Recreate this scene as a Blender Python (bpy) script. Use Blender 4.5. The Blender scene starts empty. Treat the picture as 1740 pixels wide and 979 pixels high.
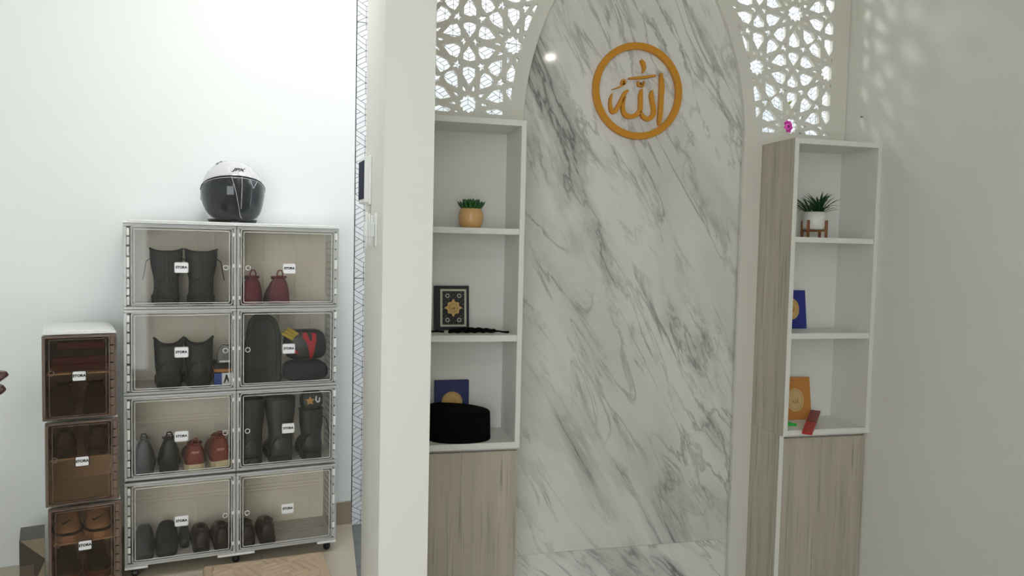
import bpy, bmesh, math, random
from mathutils import Vector, Matrix
random.seed(7)
scene = bpy.context.scene
COL = scene.collection
PI = math.pi

# ------------------------------------------------------------------ camera
W_PX, H_PX, F_PX = 1740, 979, 1300.0
yaw, pitch, roll = math.radians(14.0), math.radians(3.06), math.radians(1.28)
fwd = Vector((math.sin(yaw)*math.cos(pitch), math.cos(yaw)*math.cos(pitch), -math.sin(pitch)))
r0 = Vector((math.cos(yaw), -math.sin(yaw), 0)); u0 = r0.cross(fwd)
cr = math.cos(roll)*r0 + math.sin(roll)*u0
cu = -math.sin(roll)*r0 + math.cos(roll)*u0
cam_d = bpy.data.cameras.new('camera'); cam_d.sensor_width = 36; cam_d.lens = 36*F_PX/W_PX
cam_d.clip_start = .05
cam = bpy.data.objects.new('camera', cam_d); COL.objects.link(cam)
cam.matrix_world = Matrix(((cr.x, cu.x, -fwd.x, 0), (cr.y, cu.y, -fwd.y, 0), (cr.z, cu.z, -fwd.z, 1.3), (0, 0, 0, 1)))
scene.camera = cam

# ------------------------------------------------------------------ world and exposure
SKY_STRENGTH = 4.2
wd = bpy.data.worlds.new('sky'); scene.world = wd; wd.use_nodes = True
bg = wd.node_tree.nodes['Background']; bg.inputs[0].default_value = (.90, .95, 1.0, 1); bg.inputs[1].default_value = SKY_STRENGTH
scene.view_settings.view_transform = 'Standard'; scene.view_settings.look = 'None'
scene.view_settings.gamma = 1; scene.view_settings.use_curve_mapping = False
scene.view_settings.exposure = 0.26
try:
    cy = scene.cycles
    cy.use_denoising = True; cy.max_bounces = 10; cy.diffuse_bounces = 6; cy.glossy_bounces = 4
    cy.transparent_max_bounces = 32; cy.sample_clamp_indirect = 6; cy.caustics_reflective = False; cy.caustics_refractive = False
except Exception: pass
LAMP_LEFT_W, LAMP_FILL_W, LAMP_ROOM_W, LAMP_YARD_W = 6.8, 8, 2.0, 6.5      # watts of the lamps built further down

# ------------------------------------------------------------------ materials
def srgb(*c):
    c = [x/255 for x in c]
    return tuple(x/12.92 if x <= .04045 else ((x+.055)/1.055)**2.4 for x in c) + (1,)
MATS = {}
def mat(name, col, rough=.5, metal=0, spec=.5, coat=0, bump=0, bscale=60, var=0, vscale=8, emit=0):
    if name in MATS: return MATS[name]
    m = bpy.data.materials.new(name); m.use_nodes = True; nt = m.node_tree; b = nt.nodes['Principled BSDF']
    b.inputs['Base Color'].default_value = col; b.inputs['Roughness'].default_value = rough
    b.inputs['Metallic'].default_value = metal; b.inputs['Specular IOR Level'].default_value = spec
    b.inputs['Coat Weight'].default_value = coat
    if emit: b.inputs['Emission Color'].default_value = col; b.inputs['Emission Strength'].default_value = emit
    if bump or var:
        tc = nt.nodes.new('ShaderNodeTexCoord')
    if var:
        n = nt.nodes.new('ShaderNodeTexNoise'); n.inputs['Scale'].default_value = vscale; n.inputs['Detail'].default_value = 5
        nt.links.new(tc.outputs['Object'], n.inputs['Vector'])
        mx = nt.nodes.new('ShaderNodeMix'); mx.data_type = 'RGBA'
        mx.inputs[6].default_value = tuple(x*(1-var) for x in col[:3])+(1,); mx.inputs[7].default_value = tuple(min(1, x*(1+var)) for x in col[:3])+(1,)
        nt.links.new(n.outputs['Fac'], mx.inputs[0]); nt.links.new(mx.outputs[2], b.inputs['Base Color'])
    if bump:
        n2 = nt.nodes.new('ShaderNodeTexNoise'); n2.inputs['Scale'].default_value = bscale; n2.inputs['Detail'].default_value = 4
        nt.links.new(tc.outputs['Object'], n2.inputs['Vector'])
        bp = nt.nodes.new('ShaderNodeBump'); bp.inputs['Strength'].default_value = bump; bp.inputs['Distance'].default_value = .002
        nt.links.new(n2.outputs['Fac'], bp.inputs['Height']); nt.links.new(bp.outputs[0], b.inputs['Normal'])
    MATS[name] = m; return m
def clear(name, tint, haze, hcol, rough=.04, gloss=1.0):
    """thin clear plastic: transparent, a little milky, with a fresnel gloss"""
    if name in MATS: return MATS[name]
    m = bpy.data.materials.new(name); m.use_nodes = True; nt = m.node_tree; N = nt.nodes; Lk = nt.links
    N.remove(N['Principled BSDF']); out = N['Material Output']
    t = N.new('ShaderNodeBsdfTransparent'); t.inputs[0].default_value = tint
    d = N.new('ShaderNodeBsdfDiffuse'); d.inputs[0].default_value = hcol
    g = N.new('ShaderNodeBsdfGlossy'); g.inputs['Roughness'].default_value = rough
    f = N.new('ShaderNodeFresnel'); f.inputs[0].default_value = 1.45
    k = N.new('ShaderNodeMath'); k.operation = 'MULTIPLY'; k.inputs[1].default_value = gloss; Lk.new(f.outputs[0], k.inputs[0])
    a = N.new('ShaderNodeMixShader'); a.inputs[0].default_value = haze; Lk.new(t.outputs[0], a.inputs[1]); Lk.new(d.outputs[0], a.inputs[2])
    b = N.new('ShaderNodeMixShader'); Lk.new(k.outputs[0], b.inputs[0]); Lk.new(a.outputs[0], b.inputs[1]); Lk.new(g.outputs[0], b.inputs[2])
    Lk.new(b.outputs[0], out.inputs[0]); MATS[name] = m; return m
def marble(name, ang, sc=1.0, base=(226, 225, 220), rough=.06):
    m = bpy.data.materials.new(name); m.use_nodes = True; nt = m.node_tree; N = nt.nodes; Lk = nt.links
    b = N['Principled BSDF']; b.inputs['Roughness'].default_value = rough; b.inputs['Specular IOR Level'].default_value = .5
    tc = N.new('ShaderNodeTexCoord')
    def layer(scale, stretch, lo, hi, seed, det=7, dist=.6):
        mp = N.new('ShaderNodeMapping'); mp.vector_type = 'POINT'
        mp.inputs['Rotation'].default_value = (0, ang, 0); mp.inputs['Location'].default_value = (seed, seed*.7, seed*1.3)
        Lk.new(tc.outputs['Object'], mp.inputs[0])
        s = N.new('ShaderNodeVectorMath'); s.operation = 'MULTIPLY'; s.inputs[1].default_value = (scale*sc, scale*sc*stretch, scale*sc*stretch)
        Lk.new(mp.outputs[0], s.inputs[0])
        n = N.new('ShaderNodeTexNoise'); n.inputs['Scale'].default_value = 1; n.inputs['Detail'].default_value = det
        n.inputs['Roughness'].default_value = .6; n.inputs['Distortion'].default_value = dist
        Lk.new(s.outputs[0], n.inputs['Vector'])
        if lo is None: return n.outputs['Fac']
        a = N.new('ShaderNodeMath'); a.operation = 'SUBTRACT'; a.inputs[1].default_value = .5; Lk.new(n.outputs['Fac'], a.inputs[0])
        c = N.new('ShaderNodeMath'); c.operation = 'ABSOLUTE'; Lk.new(a.outputs[0], c.inputs[0])
        r = N.new('ShaderNodeMapRange'); r.inputs[1].default_value = lo; r.inputs[2].default_value = hi; r.inputs[3].default_value = 1; r.inputs[4].default_value = 0
        Lk.new(c.outputs[0], r.inputs[0]); return r.outputs[0]
    def ramp(sock, lo, hi):
        r = N.new('ShaderNodeMapRange'); r.inputs[1].default_value = lo; r.inputs[2].default_value = hi; Lk.new(sock, r.inputs[0]); return r.outputs[0]
    def mul(a, b_, k=1):
        x = N.new('ShaderNodeMath'); x.operation = 'MULTIPLY'; Lk.new(a, x.inputs[0]); Lk.new(b_, x.inputs[1])
        y = N.new('ShaderNodeMath'); y.operation = 'MULTIPLY'; y.inputs[1].default_value = k; Lk.new(x.outputs[0], y.inputs[0]); return y.outputs[0]
    cur = None
    def over(col, fac):
        nonlocal cur
        mx = N.new('ShaderNodeMix'); mx.data_type = 'RGBA'
        if cur is None: mx.inputs[6].default_value = srgb(*base)
        else: Lk.new(cur, mx.inputs[6])
        mx.inputs[7].default_value = srgb(*col); Lk.new(fac, mx.inputs[0]); cur = mx.outputs[2]
    cloud = ramp(layer(3.0, .35, None, None, 3.1, 5, .3), .45, .75)
    over((196, 195, 188), cloud)
    m1 = ramp(layer(3.2, .5, None, None, 9.7, 3, .2), .48, .68)
    m2 = ramp(layer(4.5, .5, None, None, 5.2, 3, .2), .43, .60)
    m3 = ramp(layer(2.2, .6, None, None, 17.2, 3, .2), .50, .64)
    over((140, 141, 136), mul(layer(8, .20, .0, .030, 1.3, 8, .7), m2, .70))
    over((112, 114, 108), mul(layer(4.2, .20, .0, .017, 6.1, 9, .7), m1, .72))
    over((140, 141, 134), mul(layer(3.0, .16, .0, .070, 12.4, 9, .5), m3, .65))
    over((92, 94, 90), mul(layer(3.0, .16, .0, .012, 12.4, 9, .5), m3, .7))
    Lk.new(cur, b.inputs['Base Color']); MATS[name] = m; return m
def wood(name, c1, c2, c3, axis=2, rough=.45, sc=1.0):
    """laminate with grain running along one axis"""
    if name in MATS: return MATS[name]
    m = bpy.data.materials.new(name); m.use_nodes = True; nt = m.node_tree; N = nt.nodes; Lk = nt.links
    b = N['Principled BSDF']; b.inputs['Roughness'].default_value = rough
    tc = N.new('ShaderNodeTexCoord')
    def n(scale, stretch, det, dist):
        s = N.new('ShaderNodeVectorMath'); s.operation = 'MULTIPLY'
        v = [scale*sc]*3; v[axis] = scale*sc*stretch; s.inputs[1].default_value = v; Lk.new(tc.outputs['Object'], s.inputs[0])
        t = N.new('ShaderNodeTexNoise'); t.inputs['Scale'].default_value = 1; t.inputs['Detail'].default_value = det; t.inputs['Distortion'].default_value = dist
        Lk.new(s.outputs[0], t.inputs['Vector']); return t.outputs['Fac']
    r1 = N.new('ShaderNodeValToRGB'); e = r1.color_ramp.elements
    e[0].position = .3; e[0].color = srgb(*c1); e[1].position = .7; e[1].color = srgb(*c2)
    Lk.new(n(22, .035, 4, .2), r1.inputs[0])
    r2 = N.new('ShaderNodeMapRange'); r2.inputs[1].default_value = .56; r2.inputs[2].default_value = .74; Lk.new(n(85, .03, 6, .4), r2.inputs[0])
    mx = N.new('ShaderNodeMix'); mx.data_type = 'RGBA'; Lk.new(r2.outputs[0], mx.inputs[0]); Lk.new(r1.outputs[0], mx.inputs[6]); mx.inputs[7].default_value = srgb(*c3)
    Lk.new(mx.outputs[2], b.inputs['Base Color']); MATS[name] = m; return m

WALL = mat('white_wall_paint', srgb(236, 240, 239), .6, bump=.08, bscale=120)
WALLR = mat('warm_white_wall_paint', srgb(232, 231, 224), .6, bump=.08, bscale=120)
BOARD = mat('white_laminate_board', srgb(228, 228, 222), .4)
SCREENW = mat('white_carved_board', srgb(222, 220, 210), .5)
CEIL = mat('ceiling_paint', srgb(238, 238, 235), .7)
WOODL = wood('grey_wood_laminate', (168, 160, 144), (196, 188, 173), (138, 130, 116))
MARB = marble('marble_sheet', math.radians(30))
MARBF = marble('marble_floor_tile', math.radians(50), 1.2)
GOLD = mat('mustard_gold_paint', srgb(206, 142, 38), .42, spec=.4)
FLOORT = mat('beige_floor_tile', srgb(196, 186, 168), .12, var=.05, vscale=5)
GROUT = mat('grout', srgb(172, 162, 146), .8)
BASEB = mat('taupe_skirting_tile', srgb(158, 144, 128), .35)
GREYF = mat('grey_stone_floor', srgb(118, 122, 122), .5, var=.3, vscale=25)
TILEW = mat('white_glazed_tile', srgb(236, 239, 242), .25)
TILEL = mat('grey_tile_print', srgb(96, 103, 112), .4)
TILEG = mat('dark_tile_joint', srgb(70, 74, 78), .8)
CLEAR = clear('clear_acrylic', (.985, .98, .97, 1), .008, (.8, .8, .76, 1), .04, .75)
CLEARF = clear('frosted_clear_plastic', (.96, .96, .95, 1), .48, (.9, .91, .9, 1), .12, 1.2)
CLEARS = clear('milky_side_plastic', (.96, .96, .94, 1), .30, (.9, .87, .81, 1), .15, .6)
RIMC = clear('clear_plastic_rim', (.97, .97, .96, 1), .80, (.95, .96, .95, 1), .06, 1.6)  # milky white puts the bright highlights of the door beads into the colour
BACKP = mat('cream_plastic_panel', srgb(246, 238, 220), .4)
LIDP = clear('translucent_white_lid', (.95, .95, .93, 1), .80, (.93, .94, .93, 1), .2, .8)
FLOORP = clear('milky_floor_plastic', (.95, .94, .91, 1), .55, (.9, .87, .80, 1), .2, .6)
WHITEP = mat('white_plastic', srgb(232, 234, 230), .35)
BROWNC = clear('brown_smoked_plastic', (.84, .73, .63, 1), .03, (.22, .15, .11, 1), .05, 1.0)
BROWNF = clear('brown_smoked_frame', (.60, .48, .41, 1), .42, (.36, .265, .215, 1), .08, 1.3)
BLACKP = mat('black_plastic', srgb(22, 22, 23), .4)
BLACKL = mat('black_leather', srgb(22, 24, 23), .45, bump=.2, bscale=90)
BLACKS = mat('black_suede', srgb(26, 28, 27), .85, bump=.3, bscale=200)
DGREEN = mat('dark_green_leather', srgb(26, 38, 30), .5, bump=.2, bscale=80)
DBROWN = mat('dark_brown_leather', srgb(32, 25, 22), .45, bump=.2, bscale=90)
RUBBER = mat('black_rubber', srgb(18, 18, 19), .75)
BURG = mat('burgundy_knit', srgb(112, 42, 56), .85, bump=.4, bscale=220)
REDS = mat('brick_red_canvas', srgb(128, 54, 44), .8, bump=.3, bscale=180)
CREAM = mat('cream_rubber', srgb(205, 190, 150), .6)
LINING = mat('dark_lining', srgb(14, 14, 15), .9)
INK = mat('black_print', srgb(18, 18, 22), .6)
STICK = mat('white_sticker', srgb(240, 240, 242), .4)

# ------------------------------------------------------------------ mesh helpers
class MB:
    def __init__(s): s.v = []; s.f = []; s.m = []
    def add(s, vs, fs, mi=0):
        o = len(s.v); s.v += [tuple(p) for p in vs]; s.f += [tuple(i+o for i in f) for f in fs]; s.m += [mi]*len(fs); return s
    def box(s, x0, x1, y0, y1, z0, z1, mi=0):
        return s.add([(x0,y0,z0),(x1,y0,z0),(x1,y1,z0),(x0,y1,z0),(x0,y0,z1),(x1,y0,z1),(x1,y1,z1),(x0,y1,z1)],
              [(3,2,1,0),(4,5,6,7),(0,1,5,4),(1,2,6,5),(2,3,7,6),(3,0,4,7)], mi)
    def prism_xz(s, poly, y0, y1, mi=0):
        """closed outline in x,z (counter-clockwise seen from -y) given thickness from y0 (front) to y1"""
        n = len(poly)
        return s.add([(x,y0,z) for x,z in poly]+[(x,y1,z) for x,z in poly],
              [tuple(range(n)), tuple(range(2*n-1,n-1,-1))]+[(i,i+n,(i+1)%n+n,(i+1)%n) for i in range(n)], mi)
    def prism_xy(s, poly, z0, z1, mi=0):
        n = len(poly)
        return s.add([(x,y,z0) for x,y in poly]+[(x,y,z1) for x,y in poly],
              [tuple(range(n-1,-1,-1)), tuple(range(n,2*n))]+[(i,(i+1)%n,(i+1)%n+n,i+n) for i in range(n)], mi)
    def loft(s, rings, cap0=True, cap1=True, mi=0, close=True):
        n = len(rings[0]); vs = [p for r in rings for p in r]; fs = []
        for k in range(len(rings)-1):
            for i in range(n if close else n-1):
                j = (i+1) % n; fs.append((k*n+i, k*n+j, (k+1)*n+j, (k+1)*n+i))
        if cap0: fs.append(tuple(range(n-1,-1,-1)))
        if cap1: fs.append(tuple(range((len(rings)-1)*n, len(rings)*n)))
        return s.add(vs, fs, mi)
    def lathe(s, prof, n=24, sx=1, sy=1, cx=0, cy=0, z=0, cap0=True, cap1=True, mi=0):
        return s.loft([[(cx+r*sx*math.cos(2*PI*i/n), cy+r*sy*math.sin(2*PI*i/n), z+h) for i in range(n)] for r, h in prof], cap0, cap1, mi)
    def tube(s, pts, r, n=8, closed=False, mi=0):
        P = [Vector(p) for p in pts]; m = len(P); R = r if isinstance(r, (list, tuple)) else [r]*m; rings = []; up = None
        for i in range(m):
            if closed: t = P[(i+1) % m]-P[i-1]
            else: t = P[min(i+1, m-1)]-P[max(i-1, 0)]
            t.normalize()
            if up is None:
                up = Vector((0,0,1)) if abs(t.z) < .9 else Vector((1,0,0))
            a = t.cross(up)
            if a.length < 1e-5: a = t.cross(Vector((0,1,0)))
            a.normalize(); b = a.cross(t).normalized(); up = b
            rings.append([tuple(P[i]+(a*math.cos(2*PI*k/n)+b*math.sin(2*PI*k/n))*R[i]) for k in range(n)])
        if closed: rings.append(rings[0]); return s.loft(rings, False, False, mi)
        return s.loft(rings, True, True, mi)
    def torus(s, c, R, r, n=24, k=8, axis='y', mi=0, sx=1, sz=1):
        pts = []
        for i in range(n):
            a = 2*PI*i/n; u, w = R*math.cos(a)*sx, R*math.sin(a)*sz
            pts.append((c[0]+u, c[1], c[2]+w) if axis == 'y' else ((c[0]+u, c[1]+w, c[2]) if axis == 'z' else (c[0], c[1]+u, c[2]+w)))
        return s.tube(pts, r, k, True, mi)
    def mesh(s, name, mats, smooth=False):
        me = bpy.data.meshes.new(name); me.from_pydata(s.v, [], s.f)
        for m in (mats if isinstance(mats, (list, tuple)) else [mats]): me.materials.append(m)
        me.polygons.foreach_set('material_index', s.m)
        bm = bmesh.new(); bm.from_mesh(me); bmesh.ops.recalc_face_normals(bm, faces=bm.faces[:]); bm.to_mesh(me); bm.free()
        if smooth: me.polygons.foreach_set('use_smooth', [True]*len(me.polygons))
        me.update(); return me
def link(name, me, parent=None, loc=(0,0,0), rot=(0,0,0), bev=0, sub=0, autosm=False):
    o = bpy.data.objects.new(name, me); COL.objects.link(o); o.location = loc; o.rotation_euler = rot
    if parent: o.parent = parent
    if bev:
        b = o.modifiers.new('bevel', 'BEVEL'); b.width = bev; b.segments = 2; b.limit_method = 'ANGLE'; b.angle_limit = math.radians(40)
    if sub:
        b = o.modifiers.new('sub', 'SUBSURF'); b.levels = sub; b.render_levels = sub
    return o
def part(mb, name, mats, parent=None, loc=(0,0,0), rot=(0,0,0), bev=0, smooth=False, sub=0):
    return link(name, mb.mesh(name, mats, smooth), parent, loc, rot, bev, sub)
def thing(name, label, cat, loc=(0,0,0), rz=0, group=None, rot=None):
    o = bpy.data.objects.new(name, None); o.empty_display_size = .05; COL.objects.link(o); o.location = loc
    o.rotation_euler = rot if rot else (0,0,rz); tag(o, label, cat, group); return o
def tag(o, label, cat, group=None):
    o['label'] = label; o['category'] = cat
    if group: o['group'] = group
    return o
def struct(mb, name, mats, label=None, **k):
    o = part(mb, name, mats, **k); o['kind'] = 'structure'
    if label: o['label'] = label
    return o
def text_mesh(name, txt, size, m, depth=.0003, shear=0, bold=0):
    c = bpy.data.curves.new(name, 'FONT'); c.body = txt; c.size = size; c.align_x = 'CENTER'; c.align_y = 'CENTER'
    c.extrude = depth; c.shear = shear; c.offset = bold; c.resolution_u = 3
    o = bpy.data.objects.new(name, c); COL.objects.link(o)
    dg = bpy.context.evaluated_depsgraph_get(); dg.update()
    me = bpy.data.meshes.new_from_object(o.evaluated_get(dg)); bpy.data.objects.remove(o); bpy.data.curves.remove(c)
    me.name = name; me.materials.clear(); me.materials.append(m); return me
def ribbon(pts, ws):
    """outline of a brush stroke along a polyline with widths"""
    # smooth with catmull-rom
    P = [Vector((p[0], p[1])) for p in pts]; out = []; wo = []
    for i in range(len(P)-1):
        p0, p1, p2, p3 = P[max(i-1,0)], P[i], P[i+1], P[min(i+2,len(P)-1)]
        for k in range(5):
            t = k/5; out.append(.5*((2*p1)+(p2-p0)*t+(2*p0-5*p1+4*p2-p3)*t*t+(3*p1-p0-3*p2+p3)*t**3)); wo.append(ws[i]+(ws[i+1]-ws[i])*t)
    out.append(P[-1]); wo.append(ws[-1]); Lf = []; Rt = []
    for i, p in enumerate(out):
        t = (out[min(i+1,len(out)-1)]-out[max(i-1,0)]).normalized(); nrm = Vector((-t.y, t.x))
        Lf.append(p+nrm*wo[i]/2); Rt.append(p-nrm*wo[i]/2)
    return Lf, Rt
def stroke(mb, pts, ws, y0, y1):
    L, R = ribbon(pts, ws); n = len(L)
    vs = [(p.x,y0,p.y) for p in L]+[(p.x,y0,p.y) for p in R]+[(p.x,y1,p.y) for p in L]+[(p.x,y1,p.y) for p in R]; fs = []
    for i in range(n-1):
        fs += [(i,i+1,n+i+1,n+i),(2*n+i,3*n+i,3*n+i+1,2*n+i+1),(i,2*n+i,2*n+i+1,i+1),(n+i,n+i+1,3*n+i+1,3*n+i)]
    fs += [(0,n,3*n,2*n),(n-1,3*n-1,4*n-1,2*n-1)]
    mb.add(vs, fs); return mb
def rrect(x0, x1, z0, z1, r, n=5):
    pts = []
    for cx, cz, a0 in ((x1-r,z1-r,0),(x0+r,z1-r,PI/2),(x0+r,z0+r,PI),(x1-r,z0+r,3*PI/2)):
        pts += [(cx+r*math.cos(a0+PI/2*i/n), cz+r*math.sin(a0+PI/2*i/n)) for i in range(n+1)]
    return pts

# ------------------------------------------------------------------ frames of reference
A = math.radians(10.37)                                  # the left wall and the shoe rack stand askew to the niche
DU = Vector((math.cos(A), math.sin(A), 0)); DV = Vector((-math.sin(A), math.cos(A), 0))
RO = Vector((-.716, 3.106, .05))                         # lower left front corner of the rack
def RK(u, v, z): p = RO+DU*u+DV*v; return Vector((p.x, p.y, z))
WP = Vector((.142, 3.576, 0))                            # end of the left wall
def WL(u, v, z): p = WP+DU*u+DV*v; return Vector((p.x, p.y, z))
XC = 1.190                                               # centre line of the niche
YF, YB = 2.576, 2.801                                     # front of the shelves, face of the arch board
XR = 2.121                                               # right wall
HC = 2.92
# ------------------------------------------------------------------ room
struct(MB().box(-2.62, .0, 0, .12, 0, HC), 'wall_left', WALL, loc=tuple(WL(0,0,0)), rot=(0,0,A))
struct(MB().box(XR, XR+.1, -1.82, 2.94, -.1, HC), 'wall_right', WALLR)
struct(MB().box(-2.6, -2.48, -1.82, 3.2, 0, HC), 'wall_side', WALL)
wb = MB().box(-2.6, -2.34, -1.82, -1.7, 0, HC).box(.20, 2.22, -1.82, -1.7, 0, HC).box(-2.34, .20, -1.82, -1.7, 2.4, HC)
struct(wb, 'wall_back', WALL)
struct(MB().box(.154, .285, 2.024, 2.88, -.1, HC), 'wall_partition', WALLR)
struct(MB().box(-2.6, 2.4, -1.82, 2.88, HC, HC+.1).box(-2.6, .15, 2.88, 3.75, HC, HC+.1), 'ceiling', CEIL)
# the wall behind the shelves, open above them where the carved board stands
nb = MB().box(.285, XR, 2.839, 2.94, -.1, 1.76)
struct(nb, 'wall_niche', WALLR)
# baseboard along the left wall, in tile lengths
bbm = MB().box(0, .575, -.012, 0, 0, .105).mesh('skirting_tile', BASEB)
bb = struct(MB().box(-1.15, 0, -.008, 0, 0, .1), 'baseboard_left', GROUT, loc=tuple(WL(0,-.0005,0)), rot=(0,0,A))
for k in range(2): link('skirting_tile', bbm, bb, (-.578*(k+1)+.001, -.0005, 0), bev=.001)
# floors
fl = struct(MB().box(-2.6, .1455, -1.82, 3.7, -.1, -.004).box(.1455, 2.4, -1.82, 2.02, -.1, -.004), 'floor', GROUT)
ft = MB().box(0, .576, 0, .576, -.02, 0).mesh('floor_tile', FLOORT)
# tiles laid square to the left wall; those at the yard door are cut along it
def clip_poly(poly, nx, ny, c):
    out = []
    for i in range(len(poly)):
        p, q = poly[i], poly[(i+1) % len(poly)]; dp, dq = nx*p[0]+ny*p[1]-c, nx*q[0]+ny*q[1]-c
        if dp <= 0: out.append(p)
        if dp*dq < 0: t = dp/(dp-dq); out.append((p[0]+(q[0]-p[0])*t, p[1]+(q[1]-p[1])*t))
    return out
FO = Vector((.0375, 3.233, 0)); FO = FO+DU*.32
for iu in range(-4, 2):
    for iv in range(-4, 1):
        u0, v0 = iu*.58, iv*.58
        q = [(FO+DU*(u0+a)+DV*(v0+b)) for a, b in ((.001,.001),(.579,.001),(.579,.579),(.001,.579))]
        poly = [(p.x, p.y) for p in q]
        if max(p[1] for p in poly) < 1.2: continue
        poly = clip_poly(poly, 1, 0, .1455)
        wn = WP.x*(-DV.x)+WP.y*(-DV.y); poly = clip_poly(poly, DV.x, DV.y, WP.dot(DV)-.0005) if len(poly) > 2 else []
        if len(poly) > 2: part(MB().prism_xy(poly, -.02, 0), 'floor_tile', FLOORT, fl, bev=.0012)
struct(MB().box(.285, 2.2, 2.02, 2.84, -.12, -.06), 'floor_niche', MARBF)
struct(MB().box(.1455, 2.6, 2.88, 5.0, -.1, -.012).box(.1455, .285, 2.02, 2.88, -.1, -.012), 'floor_yard', GREYF)

# ------------------------------------------------------------------ yard wall tiles with a printed line pattern
def seg_lines(w, h, per):
    """rhombille print: hexagons cut in three rhombs, each split once"""
    segs = []; a = per/math.sqrt(3)               # hexagon with two vertical sides of length a, width per
    hx, hz = per, 1.5*a; nx, nz = int(w/hx)+3, int(h/hz)+3
    for j in range(-1, nz):
        for i in range(-1, nx):
            cx, cz = i*hx+(hx/2 if j % 2 else 0), j*hz
            V = [(cx+a*math.cos(math.radians(90+60*k)), cz+a*math.sin(math.radians(90+60*k))) for k in range(6)]
            for k in (0, 1, 2): segs.append((V[k], V[k+1]))
            for k in (1, 3, 5): segs.append(((cx, cz), V[k]))
            md = lambda p, q: ((p[0]+q[0])/2, (p[1]+q[1])/2)
            c = (cx, cz)
            segs.append((md(V[1], V[2]), md(c, V[3]))); segs.append((md(c, V[3]), md(V[5], V[4]))) ; segs.append((md(c, V[1]), md(V[0], V[5])))
    return segs
def clip_seg(p, q, w, h):
    t0, t1 = 0, 1; dx, dz = q[0]-p[0], q[1]-p[1]
    for pp, qq in ((-dx, p[0]), (dx, w-p[0]), (-dz, p[1]), (dz, h-p[1])):
        if abs(pp) < 1e-9:
            if qq < 0: return None
        else:
            r = qq/pp
            if pp < 0: t0 = max(t0, r)
            else: t1 = min(t1, r)
    return None if t0 >= t1 else ((p[0]+dx*t0, p[1]+dz*t0), (p[0]+dx*t1, p[1]+dz*t1))
def tile_mesh(name, w, h, per, lw=.0024):
    mb = MB().box(.001, w-.001, 0, .008, .001, h-.001)
    for p, q in seg_lines(w, h, per):
        c = clip_seg(p, q, w-.002, h-.002)
        if not c: continue
        p, q = c; d = Vector((q[0]-p[0], q[1]-p[1]))
        if d.length < 1e-4: continue
        d.normalize(); nx, nz = -d.y*lw/2, d.x*lw/2; y = -.0003
        mb.add([(p[0]+nx,y,p[1]+nz),(p[0]-nx,y,p[1]-nz),(q[0]-nx,y,q[1]-nz),(q[0]+nx,y,q[1]+nz)], [(0,1,2,3)], 1)
    me = bpy.data.meshes.new(name); me.from_pydata(mb.v, [], mb.f); me.materials.append(TILEW); me.materials.append(TILEL)
    me.polygons.foreach_set('material_index', mb.m); me.update(); return me
TZ = [-.02, .560, 1.141, 1.718, 2.299, 2.880]
yw = struct(MB().box(0, 2.5, .010, .15, -.05, 3.46), 'wall_yard', TILEG, loc=tuple(WL(.004, 0, 0)), rot=(0,0,A))
tm = tile_mesh('wall_tile', .579, .579, .083)
for i in range(5):
    for j in range(6):
        if i < 4 or True: link('wall_tile', tm, yw, (i*.581-.0, .0, TZ[j]+.001 if j < 6 else 0))
struct(MB().box(.15, 2.7, 3.04, 4.6, 3.47, 3.55), 'yard_sky_blocker', CEIL)  # unseen slab added over the yard to cut down the skylight
XS = 2.42
ys = struct(MB().box(.010, .15, -1.0, .14, -.05, 3.17), 'wall_yard_side', TILEG, loc=(XS+.0, 3.985, 0), rot=(0,0,A*.6))
tm2 = tile_mesh('side_wall_tile', .369, .579, .083)
for i in range(3):
    for j in range(6):
        link('wall_tile', tm2, ys, (.001, -.108-.371*(i-1)+.0 if True else 0, [-.31, .27, .849, 1.428, 2.007, 2.587][j]), (0, 0, -PI/2))

# ------------------------------------------------------------------ carved arch board
S = .280; CZ0 = 1.8226; CXL = XC-.671
def aw(z):                                               # half width of the arch opening
    if z <= 1.742: return .463
    R = 1.122; h = z-1.742
    return max(0, math.sqrt(max(0, R*R-h*h))-(R-.463))
def rotp(poly, a, c=(0, 0)): return [(c[0]+S*(x*math.cos(a)-y*math.sin(a)), c[1]+S*(x*math.sin(a)+y*math.cos(a))) for x, y in poly]
PETAL = [(.240,0),(.374,-.084),(.468,-.082),(.490,0),(.468,.082),(.374,.084)]
KITE = [(.262,0),(.208,-.021),(.180,-.019),(.168,0),(.180,.019),(.208,.021)]
STAR10 = [((.127 if i % 2 == 0 else .097)*math.cos(i*PI/10), (.127 if i % 2 == 0 else .097)*math.sin(i*PI/10)) for i in range(20)]
STAR5 = [((.070 if i % 2 == 0 else .030)*math.cos(i*PI/5+PI), (.070 if i % 2 == 0 else .030)*math.sin(i*PI/5+PI)) for i in range(10)]
MPET = [(.052,0),(.170,-.084),(.236,-.082),(.258,0),(.236,.082),(.170,.084)]
MST = [(.145,0),(.093,.018),(.080,.058),(.062,.018),(.036,0),(.062,-.018),(.080,-.058),(.093,-.018)]
def area(p): return .5*sum(p[i][0]*p[(i+1) % len(p)][1]-p[(i+1) % len(p)][0]*p[i][1] for i in range(len(p)))
holes = []
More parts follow.
